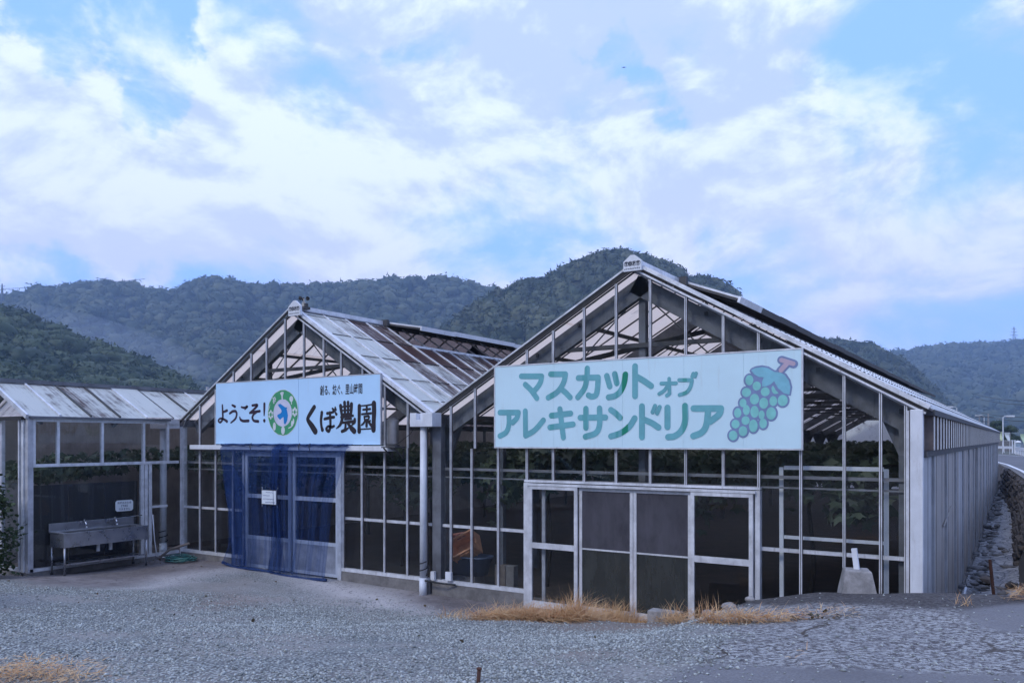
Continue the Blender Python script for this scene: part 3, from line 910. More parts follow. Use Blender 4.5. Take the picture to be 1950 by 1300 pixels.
# raised ridge vents, sash by sash
def vent(H, y0, y1, ang, underside, frame, edge):
    ln = VD + .02
    ca, sa = math.cos(ang), math.sin(ang)
    def P(d, y, up): return (H.xm + .05 + d * ca - up * sa, y, H.rz + .05 + d * sa + up * ca)
    def slab(d0, d1, ya, yb, u0, u1):
        vs = [P(d0, ya, u0), P(d1, ya, u0), P(d1, yb, u0), P(d0, yb, u0), P(d0, ya, u1), P(d1, ya, u1), P(d1, yb, u1), P(d0, yb, u1)]
        return vs, [(0, 3, 2, 1), (4, 5, 6, 7), (0, 1, 5, 4), (1, 2, 6, 5), (2, 3, 7, 6), (3, 0, 4, 7)]
    b = MB(); b.add(*slab(0, ln, y0 + .012, y1 - .012, 0, .012))
    v = b.build('roof_vent', MAT[underside], H.root)
    f = MB(); f.add(*slab(ln, ln + .04, y0 + .005, y1 - .005, -.05, .05))
    f.add(*slab(0, ln, y0 + .008, y0 + .035, .0125, .045)); f.add(*slab(0, ln, y1 - .035, y1 - .008, .0125, .045))
    f.add(*slab(ln - .08, ln - .03, y0 + .04, y1 - .04, .0125, .05))
    f.build('vent_frame', MAT[edge], v)
    ym = (y0 + y1) / 2
    for a, b_ in ((ym - .012, ym + .012), (y0 + .012, y0 + .03)):
        g = MB(); g.add(*slab(.02, ln - .02, a, b_, -.03, -.0005)); g.build('vent_rib', MAT[frame], v)
y = VENT2 + .02; k = 0
while y + 1.3 < YE:
    vent(H2, y, y + 1.3, R(-10 + g_rng.uniform(-.6, .6)), 'vent_under', 'steel_dark', 'white_paint'); y += 1.3; k += 1
y = VENT3 + .02; k = 0
while y + 1.3 < YE:
    vent(H3, y, y + 1.3, R(-21 + g_rng.uniform(-.5, .5)), 'vent_under', 'steel_dark', 'alu' if k == 0 else 'steel_dark'); y += 1.3; k += 1

# valley gutters with their boxes and downpipes
def gutter(H, x, pxa, pxb, zt, zb, pipe_px, pr, ybot):
    x0, x1 = fx(pxa), fx(pxb)
    MB().prism([(x - .2, EZ + .04), (x - .12, EZ - .12), (x + .12, EZ - .12), (x + .2, EZ + .04), (x + .17, EZ + .04), (x + .10, EZ - .09), (x - .10, EZ - .09), (x - .17, EZ + .04)], 'y', Y0 - .02, YE).build('valley_gutter', MAT['steel'], H.root)
    b = MB()
    ya, yb = Y0 - .30, Y0 - .035
    b.box((x0, ya, zb), (x1, yb, zb + .03)); b.box((x0, ya, zb + .03), (x0 + .03, yb, zt)); b.box((x1 - .03, ya, zb + .03), (x1, yb, zt))
    b.box((x0 + .03, ya, zb + .03), (x0 + .03 + (x1 - x0) * .22, ya + .03, zt)); b.box((x1 - .03 - (x1 - x0) * .36, ya, zb + .03), (x1 - .03, ya + .03, zt))
    b.box((x0 + .03 + (x1 - x0) * .22, ya, zb + .03), (x1 - .03 - (x1 - x0) * .36, ya + .03, zb + .12))
    b.box((x0 + .03, yb - .03, zb + .03), (x1 - .03, yb, zt))
    b.build('gutter_box', MAT['white_paint'], H.root, bevel=.006)
    px = fx(pipe_px); yc = Y0 - .17
    MB().tube([(px, yc, zb), (px - .01, yc, ybot + .35)], pr, 16).build('downpipe', MAT['pipe'], H.root, True)
    MB().tube([(px - .01, yc, ybot + .36), (px - .015, yc, ybot)], pr * 1.12, 16).build('pipe_foot', MAT['pipe'], H.root, True)
    t = [(px + (pr * 1.2) * math.cos(a) - .01, yc + pr * 1.2 * math.sin(a), ybot + .40 + .01 * i) for i, a in enumerate(np.linspace(0, 12.6, 26))]
    MB().tube(t, .010, 5).build('pipe_tie', MAT['rubber'], H.root)
    return px, yc
gutter(H2, XV1, 308, 345, 2.97, 2.74, 324, .076, -.22)
PX2, PY2 = gutter(H3, XV2, 801, 843, 2.96, 2.72, 818, .060, -.30)
MB().tube([(PX2, PY2 - .02, .02), (PX2 + .4, PY2 - .0, .0), (PX2 + .62, Y0 - .06, -.02)], .016, 8).build('side_pipe', MAT['rubber'], H3.root)
MB().box((PX2 + .10, Y0 - .10, .02), (PX2 + .18, Y0 - .04, .17)).build('meter_plate', MAT['white_paint'], H3.root)
MB().box((PX2 + .42, Y0 - .09, .04), (PX2 + .54, Y0 - .04, .19)).build('meter_plate', MAT['white_paint'], H3.root)
# corner posts
MB().box((XV2 + .03, Y0 - .02, -.25), (XV2 + .22, Y0 + .1, EZ - .12)).build('valley_post', MAT['steel'], H3.root)
MB().box((XV1 - .02, Y0 - .02, -.25), (XV1 + .08, Y0 + .1, EZ - .12)).build('valley_post', MAT['alu'], H2.root)
cx0 = fx(1734)
MB().box((cx0, Y0 - .06, -.3), (XR + .02, Y0 + .08, EZ - .03)).build('corner_post', MAT['white_paint'], H3.root, bevel=.006)
MB().box((fx(1726), Y0 - .045, -.3), (cx0 - .012, Y0 + .06, EZ - .04)).build('corner_trim', MAT['alu'], H3.root)
MB().box((fx(1709), Y0 + .12, -.3), (fx(1722), Y0 + .34, EZ - .2)).build('column', MAT['steel'], H3.root)

# right-hand wall: corrugated fascia above, sheet cladding below
FZ0, FZ1 = 2.36, EZ - .10
def rib_sheet(w, h, mat, amp, pitch, groove=None, cut=(.30, .42, .80, .92)):
    n = max(2, int(round(w / pitch))); vs = []; fs = []; pr = []
    for i in range(n):
        a = i * w / n; q = w / n
        pr += [(a, 0), (a + q * cut[0], 0), (a + q * cut[1], amp), (a + q * cut[2], amp), (a + q * cut[3], 0)]
    pr.append((w, 0))
    for z in (0, h):
        vs += [(x, y, z) for y, x in pr]
    m = len(pr); fs = [(i, i + 1, m + i + 1, m + i) for i in range(m - 1)]
    me = bpy.data.meshes.new('ribbed_sheet'); me.from_pydata(vs, [], fs); me.materials.append(mat)
    if groove:
        me.materials.append(groove)
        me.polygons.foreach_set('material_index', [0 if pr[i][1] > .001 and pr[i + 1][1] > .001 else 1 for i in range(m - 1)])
    me.update()
    return me
fas = rib_sheet(2.0, FZ1 - FZ0, MAT['fascia'], .10, .50, simple('rust_and_shade_groove', (.15, .115, .10), .8, 0, .4, 5))  # valleys and rib sides: rust tone with the ribs' shade painted in
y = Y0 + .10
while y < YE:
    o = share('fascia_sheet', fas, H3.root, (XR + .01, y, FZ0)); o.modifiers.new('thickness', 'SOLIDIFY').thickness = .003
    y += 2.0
MB().box((XR - .02, Y0 + .09, FZ1), (XR + .14, YE + .1, FZ1 + .07)).build('eave_beam', MAT['steel_dark'], H3.root)
MB().box((XR - .02, Y0 + .09, FZ0 - .09), (XR + .055, YE + .1, FZ0 - .01)).build('girt', MAT['steel_dark'], H3.root)
y = Y0 + .09; k = 0
kinds = ['clad_light', 'clad_light', 'clad', 'clad', 'clad', 'clad', 'clad', 'clad']
gv = simple('dirty_sheet_groove', (.15, .13, .125), .8, 0, .3, 4)  # darker groove and rib-side colour paints in shade between panels
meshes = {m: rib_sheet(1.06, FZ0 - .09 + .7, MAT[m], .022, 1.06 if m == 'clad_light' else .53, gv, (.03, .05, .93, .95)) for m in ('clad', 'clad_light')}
while y < YE:
    mt = 'clad_light' if k == 0 else ('clad' if k % 6 else 'clad_light')
    if abs(y - 24.4) > .6:
        o = share('wall_sheet', meshes[mt], H3.root, (XR - .005 + .012 * (k % 2), y, -.7)); o.modifiers.new('thickness', 'SOLIDIFY').thickness = .003
    if k % 2 == 1:
        MB().box((XR - .01, y - .03, -.7), (XR + .05, y + .03, FZ0 - .09)).build('wall_post', MAT['clad_light'], H3.root)
    y += 1.1; k += 1
MB().box((XR - .06, Y0 + .2, -.75), (XR + .06, YE, -.45)).build('wall_footing', MAT['concrete'], H3.root)
MB().bar((XR + .04, 14.0, 1.15), (XR + .04, 15.6, 1.35), .012, .035).build('wall_brace', MAT['clad'], H3.root)
# far end walls
for H in (H2, H3):
    MB().prism([(H.xl, -.3), (H.xr, -.3), (H.xr, H.ez), (H.xm, H.rz), (H.xl, H.ez)], 'y', YE, YE + .02).build('end_wall', MAT['roof_glass'], H.root).color = (.25, 0, 0, 1)

# ---- big sliding doors of the right house
r = H3.root
MB().box((GX0 - .03, Y0 - .045, ZH - .03), (GX1 + .03, Y0 + .05, ZH + .005)).build('door_lintel', MAT['alu'], r)
MB().box((GX0 + .04, Y0 - .11, ZH - .082), (GX1 - .02, Y0 + .02, ZH - .045)).build('door_track', MAT['alu'], r)
xf0, xf1 = fx(1008), fx(1441)
MB().box((GX0 - .03, Y0 - .06, -.3), (xf0 + .03, Y0 + .05, ZH - .04)).build('door_jamb', MAT['alu'], r)
MB().box((xf1 - .005, Y0 - .06, -.4), (GX1 + .03, Y0 + .05, ZH - .04)).build('door_jamb', MAT['alu'], r)
dx = [fx(p) for p in (1013, 1105, 1208, 1319, 1438)]
dz0, dz1 = -.22, ZH - .088
for i in range(4):
    x0, x1 = dx[i] + .004, dx[i + 1] - .004
    yy = Y0 - .085 if i in (0, 3) else Y0 - .03
    glazed = i in (0, 3)
    st = .055 if glazed else .05
    d = MB()
    d.box((x0, yy - .018, dz0), (x0 + st, yy + .018, dz1)); d.box((x1 - st, yy - .018, dz0), (x1, yy + .018, dz1))
    d.box((x0 + st, yy - .018, dz1 - .05), (x1 - st, yy + .018, dz1)); d.box((x0 + st, yy - .018, dz0), (x1 - st, yy + .018, dz0 + .11))
    zm = .785
    if glazed: d.box((x0 + st, yy - .018, zm - .045), (x1 - st, yy + .018, zm + .045))
    else: d.box((x0 + st, yy - .012, zm - .012), (x1 - st, yy + .012, zm + .012))
    dd = d.build('sliding_door', MAT['alu'], r)
    q = .045 if glazed else .012
    mm = MAT['glass'] if glazed else MAT['glass_frost']; ml = MAT['glass'] if glazed else MAT['glass_frost_low']
    block('door_pane', mm, dd, ((x0 + x1) / 2, yy, (zm + q + dz1 - .05) / 2), (x1 - x0 - 2 * st - .002, .008, dz1 - .05 - zm - q - .002))
    block('door_pane', ml, dd, ((x0 + x1) / 2, yy, (zm - q + dz0 + .11) / 2), (x1 - x0 - 2 * st - .002, .008, zm - q - dz0 - .11 - .002))
# the edge of a second leaf standing behind the first
for px in (1033, 1120, 1307, 1432):
    x = fx(px); MB().box((x - .03, Y0 + .03, dz0), (x + .03, Y0 + .06, dz1)).build('inner_door_stile', MAT['alu_dull'], r)

# ---- double doors of the left house
r = H2.root
z1 = 2.24; z0 = -.17
for i, (pa, pb) in enumerate(((470, 556), (560, 647))):
    x0, x1 = fx(pa), fx(pb); yy = Y0 - .02
    d = MB(); st = .07
    d.box((x0, yy - .02, z0), (x0 + st, yy + .02, z1)); d.box((x1 - st, yy - .02, z0), (x1, yy + .02, z1))
    d.box((x0 + st, yy - .02, z1 - .09), (x1 - st, yy + .02, z1)); d.box((x0 + st, yy - .02, 1.28), (x1 - st, yy + .02, 1.36))
    d.box((x0 + st, yy - .02, .42), (x1 - st, yy + .02, .49)); d.box((x0 + st, yy - .02, z0), (x1 - st, yy + .02, z0 + .06))
    dd = d.build('door_leaf', MAT['white_paint'], r)
    block('kick_panel', MAT['alu_dull'], dd, ((x0 + x1) / 2, yy, (z0 + .06 + .42) / 2), (x1 - x0 - 2 * st - .002, .018, .42 - z0 - .062))
    for a, b in ((.49, 1.28), (1.36, z1 - .09)):
        block('door_pane', MAT['glass'], dd, ((x0 + x1) / 2, yy, (a + b) / 2), (x1 - x0 - 2 * st - .002, .006, b - a - .002))
MB().box((DX1 - .03, Y0 - .05, -.25), (DX1 + .06, Y0 + .05, 2.25)).build('door_jamb', MAT['alu'], r)
MB().box((DX0 - .05, Y0 - .05, -.25), (DX0 + .0, Y0 + .05, 2.25)).build('door_jamb', MAT['alu'], r)
# lintel board over the doors
xa, xb = fx(373), fx(757)
MB().prism([(xa, 2.28), (xb + .05, 2.28), (xb - .12, 2.375), (xa, 2.375)], 'y', Y0 - .16, Y0 - .035).build('lintel_board', MAT['white_paint'], r, bevel=.006)
MB().box((xa + .02, Y0 - .15, 2.255), (xb - .1, Y0 - .04, 2.277)).build('lintel_drip', MAT['gasket'], r)

# ---------------------------------------------------------------- small house on the left
YS = 7.84
H1 = House(XV1 - 2.74, XV1, YS, YE, 2.95, 3.63, 'low greenhouse with pale mottled roof panes, behind the steel sink')
r = H1.root
yk = [YS - .02 + .62 * k for k in range(60)]
cst = [.22, .24, .42, .26, .12, .2, .3]
for k in range(len(yk) - 1):
    ya, yb = yk[k], yk[k + 1]
    for sd in (1, -1):
        block('roof_pane', MAT['roof_glass'], r, H1.sl(sd, H1.L / 2, (ya + yb) / 2, .02 + (.03 if k == 4 else 0)), (H1.L + .1, yb - ya - .015, .008), H1.rot(sd), (cst[k % 7] + .05, 0, 0, 1))
    for sd in (1, -1):
        block('roof_bar', MAT['alu'] if k % 3 == 1 or k == 0 else MAT['steel_dark'], r, H1.sl(sd, H1.L / 2, ya, .04), (H1.L + .08, .04, .03), H1.rot(sd))
MB().box((H1.xm - .07, YS, H1.rz + .02), (H1.xm + .07, YE, H1.rz + .10)).build('ridge_cap', MAT['steel'], r)
MB().box((H1.xm - .03, YS + 5.0, H1.rz + .10), (H1.xm + .03, YS + 5.06, H1.rz + .2)).build('ridge_bolt', MAT['alu_dull'], r)
xw = XV1
MB().box((xw - .02, YS, 2.90), (xw + .14, Y0 - .35, 2.945)).build('eave_rail', MAT['steel'], r)
MB().box((xw - .02, YS + .02, 2.84), (xw + .05, Y0 - .1, 2.897)).build('window_rail', MAT['alu'], r)
MB().box((xw - .02, YS + .02, 1.96), (xw + .06, Y0 - .1, 2.02)).build('window_rail', MAT['alu'], r)
MB().box((xw - .02, YS + .02, -.05), (xw + .07, Y0 - .1, .01)).build('sill_rail', MAT['alu'], r)
MB().box((xw - .10, YS - .05, -.45), (xw + .10, Y0 - .1, -.052)).build('plinth', MAT['concrete'], r)
def ys(px): return onX(px, 900, xw).y
my = [ys(p) for p in (63, 109, 193, 272, 318)]
for yq in my:
    MB().box((xw - .015, yq - .025, 2.02), (xw + .05, yq + .025, 2.84)).build('mullion', MAT['alu'], r)
for a, b in zip(my, my[1:]):
    block('glass_pane', MAT['glass'], r, (xw + .015, (a + b) / 2, 2.43), (.005, b - a - .05, .81))
for px in (269, 276, 284):
    yq = ys(px); MB().box((xw - .015, yq - .035, .01), (xw + .05, yq + .035, 1.96)).build('side_post', MAT['alu'], r)
a, b = ys(286), ys(317)
MB().box((xw + .005, a, 1.0), (xw + .045, b, 1.05)).build('waist_rail', MAT['alu'], r)
block('glass_pane', MAT['glass'], r, (xw + .015, (a + b) / 2, .5), (.005, b - a, .97)); block('glass_pane', MAT['glass'], r, (xw + .015, (a + b) / 2, 1.5), (.005, b - a, .9))
a, b = ys(62), ys(267)
block('glass_pane', MAT['glass'], r, (xw + .015, (a + b) / 2, .98), (.006, b - a - .03, 1.93))
for k in range(3):
    block('dark_interior_sheet', MAT['gasket'], r, (xw - .10, a + (b - a) * (k + .5) / 3, .80), (.01, (b - a) / 3 - .01, 1.6))  # black sheets behind the glass stand in for the shaded interior
# corner pilaster and the front gable
MB().box((xw - .03, YS - .02, -.2), (xw + .07, ys(60), 2.94)).build('corner_post', MAT['alu_dull'], r)
MB().box((xw - .12, YS - .05, -.2), (xw - .05, YS + .05, 2.94)).build('corner_post', MAT['alu'], r)
MB().box((xw - .22, YS - .06, -.2), (xw - .18, YS + .02, 2.94)).build('mullion', MAT['alu'], r)
for x in (xw - .95, xw - 1.7, xw - 2.4):
    MB().box((x - .025, YS - .03, 0), (x + .025, YS + .04, 2.9)).build('mullion', MAT['alu'], r)
gx = [xw - 2.72, xw - 2.4, xw - 1.7, xw - .95, xw - .2]
for x0, x1 in zip(gx, gx[1:]):
    block('glass_pane', MAT['glass'], r, ((x0 + x1) / 2, YS + .01, 1.46), (x1 - x0 - .04, .005, 2.8))
MB().prism([(H1.xl + .03, 2.97), (H1.xr - .06, 2.97), (H1.xm, H1.rz - .05)], 'y', YS + .005, YS + .012).build('glass_pane', MAT['glass_top'], r)
MB().box((H1.xl, YS - .10, 2.87), (H1.xr - .02, YS - .02, 2.94)).build('eave_rail', MAT['gasket'], r)
MB().box((H1.xl, YS - .04, -.05), (H1.xr - .1, YS + .05, .01)).build('sill_rail', MAT['alu'], r)
MB().box((H1.xl, YS - .06, -.45), (H1.xr - .1, YS + .1, -.052)).build('plinth', MAT['concrete'], r)
for sd in (1, -1):
    MB().bar(H1.sl(sd, .0, YS - .05, .03), H1.sl(sd, H1.L + .1, YS - .05, .03), .05, .09).build('verge_trim', MAT['alu'], r)
    for k in range(9):
        yq = YS + .3 + 3.0 * k
        MB().bar(H1.sl(sd, 0, yq, -.12), H1.sl(sd, H1.L, yq, -.12), .06, .12).build('rafter', MAT['steel'], r)
MB().box((H1.xl - .02, YS, -.4), (H1.xl + .02, YE, 2.95)).build('side_wall', MAT['clad'], r)
for k in range(10):
    yq = YS + .5 + 3 * k
    MB().box((xw - .09, yq - .04, -.3), (xw - .02, yq + .04, 2.9)).build('column', MAT['steel'], r) if yq > Y0 + .5 else None
# ================================================================== HILLS AND FOREST
import bmesh
def ico(sub):
    bm = bmesh.new(); bmesh.ops.create_icosphere(bm, subdivisions=sub, radius=1)
    v = np.array([x.co[:] for x in bm.verts]); f = np.array([[q.index for q in x.verts] for x in bm.faces]); bm.free()
    return v, f
def crown_variants(nvar, flakes, sub, seed, fl=.26):
    r_ = np.random.default_rng(seed); out = []
    v0, f0 = ico(sub)
    for k in range(nvar):
        ph = r_.uniform(0, 6.28, 9); fr = r_.uniform(1.5, 3.6, 9)
        bumpf = sum(np.sin(fr[i] * (v0 @ r_.normal(size=3)) + ph[i]) for i in range(9)) / 9
        v = v0 * (.80 + .42 * bumpf)[:, None]
        keep = v0[f0].mean(1)[:, 2] > -.45
        f = f0[keep]
        nrm = r_.normal(size=(flakes, 3)); nrm /= np.linalg.norm(nrm, axis=1)[:, None]; nrm[:, 2] = np.abs(nrm[:, 2]) * 1.1 - .35
        nrm /= np.linalg.norm(nrm, axis=1)[:, None]
        j = np.argmax(nrm @ v0.T, 1)
        c = nrm * (np.linalg.norm(v, axis=1)[j] * r_.uniform(.92, 1.16, flakes))[:, None]
        tri = c[:, None] + r_.normal(size=(flakes, 3, 3)) * fl * .62
        fv = tri.reshape(-1, 3); ff = np.arange(flakes * 3).reshape(-1, 3) + len(v)
        out.append((np.vstack([v, fv]), np.vstack([f, ff])))
    return out
def plant_crowns(name, P, rad, variants, mat, seed, squash=(.7, 1.0)):
    r_ = np.random.default_rng(seed)
    V, F, T = [], [], []; off = 0
    kind = r_.integers(0, len(variants), len(P))
    for k, (v, f) in enumerate(variants):
        idx = np.where(kind == k)[0]
        if not len(idx): continue
        n = len(idx); a = r_.uniform(0, 6.28, n); ca, sa = np.cos(a)[:, None], np.sin(a)[:, None]
        sx = rad[idx][:, None]; sz = sx * r_.uniform(*squash, n)[:, None]
        x = (v[None, :, 0] * ca - v[None, :, 1] * sa) * sx; y = (v[None, :, 0] * sa + v[None, :, 1] * ca) * sx; z = v[None, :, 2] * sz
        vs = np.stack([x, y, z], -1) + P[idx][:, None]
        V.append(vs.reshape(-1, 3)); F.append((f[None] + (np.arange(n) * len(v))[:, None, None]).reshape(-1, 3) + off)
        t = np.clip(r_.normal(.35, .28, n), 0, 1)
        T.append(np.repeat(t, len(v)) * r_.uniform(.75, 1.25, n * len(v))); off += n * len(v)
    V, F, T = np.vstack(V), np.vstack(F), np.concatenate(T)
    o = np_mesh(name, V, F, mat, False, {'tint': np.stack([T, T, T, np.ones_like(T)], -1)})
    o['kind'] = 'stuff'
    return o
hill_soil = simple('hill_undergrowth', (.03, .036, .02), .95, 0, .4, .05, streak=False)
def hill(name, ridge, t_ridge, t_base, n_tree, rad, variants, mat, seed, spur=.10, tree_h=.7, power=1.15, direc=None):
    """ridge: (px, y) of the skyline; the ground falls from it towards the camera and away behind"""
    px = np.array([p[0] for p in ridge], float); py = np.array([p[1] for p in ridge], float)
    def surf(p, s):
        tr = t_ridge(p) if callable(t_ridge) else t_ridge
        tb = t_base(p) if callable(t_base) else t_base
        zr = EYE.z + (HY - np.interp(p, px, py)) / FPX * tr - rad * tree_h
        q = np.clip(s, 0, 1)
        t = tr + (tb - tr) * s
        fall = np.where(s < 0, 1 - .55 * np.abs(s) - .3 * s * s, (1 - q) ** power)
        z = -.8 + (zr + .8) * fall
        w = np.sin(p * .021 + seed) + .6 * np.sin(p * .047 + seed * 2 + s * 2) + .35 * np.sin(p * .11 + s * 5)
        z = z + zr * spur * w * np.clip(q * 4, 0, 1) * (1 - q)
        t = t + (tr - tb) * .05 * w * np.clip(q * 3, 0, 1) * (1 - q)
        if direc is None: u = (p - CX) / FPX; X = t * (FW.x + u * RT.x); Y = t * (FW.y + u * RT.y)
        else: X, Y = direc(p, t)
        return np.stack([X, Y, z], -1)
    gp, gs = np.meshgrid(np.linspace(px[0], px[-1], 90), np.linspace(-.6, 1, 36))
    V = surf(gp, gs).reshape(-1, 3); i_ = np.arange(gp.size).reshape(gp.shape)
    Q = np.stack([i_[:-1, :-1], i_[:-1, 1:], i_[1:, 1:], i_[1:, :-1]], -1).reshape(-1, 4)
    o = np_mesh('hill', V, Q, hill_soil, True); o['kind'] = 'structure'
    r_ = np.random.default_rng(seed)
    p = r_.uniform(px[0], px[-1], n_tree); s = r_.beta(1.0, 1.25, n_tree) * 1.05 - .05
    nr = n_tree // 8; s[:nr] = r_.uniform(-.03, .02, nr)
    P = surf(p, s); rr = rad * r_.uniform(.45, 1.4, n_tree)
    P[:, 2] += rr * .25
    plant_crowns(name, P, rr, variants, mat, seed + 1)
far_v = crown_variants(7, 46, 2, 11, .26)
near_v = crown_variants(6, 240, 3, 12, .14)
mid_v = crown_variants(6, 110, 2, 13, .20)
A = [(-160, 585), (-60, 575), (0, 568), (50, 556), (100, 548), (170, 540), (210, 538), (250, 545), (300, 553), (325, 561), (350, 548), (380, 535), (410, 530), (450, 540), (480, 545), (520, 542), (560, 540), (600, 545), (650, 540), (700, 542), (760, 532), (830, 531), (880, 535), (920, 541), (950, 552), (975, 575), (1000, 600), (1100, 640), (1200, 680)]
hill('forest', A, 760, 430, 3600, 7.2, far_v, MAT['forest'], 31, .12)
Bq = [(800, 690), (830, 655), (870, 612), (905, 586), (950, 560), (1000, 541), (1050, 527), (1100, 501), (1140, 483), (1180, 476), (1220, 486), (1260, 500), (1300, 521), (1320, 536), (1345, 534), (1365, 537), (1390, 556), (1420, 592), (1480, 622), (1550, 660), (1620, 700)]
hill('forest', Bq, 430, 220, 2000, 5.0, mid_v, MAT['forest'], 32, .10)
Cq = [(1440, 690), (1500, 662), (1560, 648), (1600, 650), (1650, 656), (1690, 674), (1720, 694), (1760, 730), (1800, 770)]
hill('forest', Cq, 520, 330, 800, 5.2, mid_v, MAT['forest'], 33, .08)
Dq = [(1560, 720), (1640, 690), (1690, 680), (1740, 669), (1790, 661), (1850, 660), (1880, 655), (1920, 658), (1950, 650), (2010, 642), (2080, 650)]
hill('forest', Dq, 1080, 560, 1500, 10.0, far_v, MAT['forest'], 34, .10)
Eq = [(-160, 565), (-60, 572), (0, 588), (50, 605), (110, 628), (160, 660), (200, 668), (250, 686), (300, 706), (340, 727), (365, 743), (400, 770), (430, 800)]
hill('forest', Eq, 270, 150, 800, 4.6, near_v, MAT['forest_near'], 35, .06)
# wooded slope added out of view behind the viewer, so the glass mirrors dark
F_ = [(0, 520), (60, 430), (120, 470), (200, 420), (260, 440), (320, 500)]
hill('forest', F_, 175, 70, 1300, 4.2, far_v, MAT['forest_near'], 36, .08,
     direc=lambda p, t: (t * np.cos(R(192) + p * R(.3)), t * np.sin(R(192) + p * R(.3))))

# the air: one closed box of even haze round everything
hz = MB().box((-1400, -1400, -1.8), (1400, 1400, 185))
hm = bpy.data.materials.new('valley_haze'); hm.use_nodes = True
ht = hm.node_tree; ht.nodes.clear()
ho = ht.nodes.new('ShaderNodeOutputMaterial'); hv = ht.nodes.new('ShaderNodeVolumePrincipled')
hv.inputs['Color'].default_value = (.47, .68, 1.0, 1)
hv.inputs['Density'].default_value = .00053
hv.inputs['Anisotropy'].default_value = .1
ht.links.new(hv.outputs[0], ho.inputs['Volume'])
haze = hz.build('haze', hm); haze['kind'] = 'stuff'
# a bank of mist lying in the valley behind the near wooded hill
mv, mf = ico(4); mc = at_t(222, 652, 345)
mb_ = MB(); mb_.add([tuple(mc + RT * (a * 46) + FW * (b_ * 30) + Vector((0, 0, c * 9 - a * 14))) for a, b_, c in mv], mf.tolist())
mm_ = bpy.data.materials.new('valley_mist'); mm_.use_nodes = True; mt_ = mm_.node_tree; mt_.nodes.clear()
mo_ = mt_.nodes.new('ShaderNodeOutputMaterial'); mvn = mt_.nodes.new('ShaderNodeVolumePrincipled')
mvn.inputs['Color'].default_value = (.72, .82, 1.0, 1); mvn.inputs['Density'].default_value = .0038
mt_.links.new(mvn.outputs[0], mo_.inputs['Volume'])
mist = mb_.build('mist', mm_, smooth=True); mist['kind'] = 'stuff'

# ================================================================== ROAD, DITCH AND RETAINING WALL
def poly_strip(name, left, right, zt, zb, mat):
    b = MB(); n = len(left)
    for i in range(n - 1):
        a, c = left[i], left[i + 1]; d, e = right[i], right[i + 1]
        b.face([(a[0], a[1], zt), (d[0], d[1], zt), (e[0], e[1], zt), (c[0], c[1], zt)])
        if zb is not None:
            b.face([(a[0], a[1], zt), (c[0], c[1], zt), (c[0], c[1], zb), (a[0], a[1], zb)])
            b.face([(d[0], d[1], zt), (d[0], d[1], zb), (e[0], e[1], zb), (e[0], e[1], zt)])
    return b.build(name, mat)
asph = M_('road_asphalt'); _p = asph.pos(); _n = asph.noise(_p, 40, 4, .7); _m = asph.noise(_p, .6, 5, .6)
MAT['asphalt'] = asph.done(asph.pbr(asph.mix(asph.ramp(_m, .3, .7), asph.mix(_n, (.07, .07, .075), (.12, .12, .125)), (.135, .13, .135)), .85, 0, asph.bump(_n, .3, .005)))
RL = [(.42, 12), (.36, 25), (.16, 36.5), (-.42, 48), (-1.1, 58), (-2.9, 75), (-8, 97), (-20, 120)]
RR = [(7, 12), (7, 25), (6.5, 40), (5.5, 55), (4.0, 68), (2.2, 82), (-3.5, 104), (-15, 128)]
rd = poly_strip('road', RL, RR, .92, -1.0, MAT['asphalt']); rd['kind'] = 'structure'
def off(L, d0, d1, z, name, i0=0, i1=None):
    a = [(x + d0, y) for x, y in L][i0:i1]; c = [(x + d1, y) for x, y in L][i0:i1]
    o = poly_strip(name, a, c, z, None, MAT['line']); o['kind'] = 'structure'
MAT['line'] = simple('road_line_paint', (.72, .72, .72), .6, 0, .15, 6, streak=False)
off(RL, .32, .50, .925, 'road_marking'); off(RR, -.75, -.6, .925, 'road_marking', 2)
# concrete kerb along the road edge
b = MB()
for p, q in zip(RL, RL[1:5]): b.bar((p[0] + .02, p[1], .93), (q[0] + .02, q[1], .93), .16, .1)
kb = b.build('road_kerb', MAT['concrete']); kb['kind'] = 'structure'
# ditch between the greenhouse and the road
def ditch_mat():
    m = M_('wet_ditch_concrete'); p = m.pos()
    a = m.noise(p, 3.5, 8, .75, .4); v = m.vor(p, 3.2, 'DISTANCE_TO_EDGE')
    c = m.mix(m.ramp(a, .35, .65), (.09, .085, .09), (.48, .47, .48))
    c = m.mix(m.ramp(v, .01, .06, 1, 0), c, (.03, .026, .026))
    return m.done(m.pbr(c, m.ramp(a, .3, .7, .35, .8), 0, m.bump(a, .8, .05)))
dr = np.random.default_rng(4)
gx2, gy2 = np.meshgrid(np.linspace(XR_ := -1.0, .45, 16), np.linspace(10.0, 60, 200))
dz = -.52 + .10 * np.clip((gx2 + .55) / .6, 0, 1) ** 2 + .006 * (gy2 - 10) * .0 + dr.normal(0, .018, gx2.shape) + .32 * np.clip((gy2 - 26) / 20, 0, 1)
i_ = np.arange(gx2.size).reshape(gx2.shape)
dt = np_mesh('ditch', np.stack([gx2, gy2, dz], -1).reshape(-1, 3), np.stack([i_[:-1, :-1], i_[:-1, 1:], i_[1:, 1:], i_[1:, :-1]], -1).reshape(-1, 4), ditch_mat(), False)
dt['kind'] = 'structure'
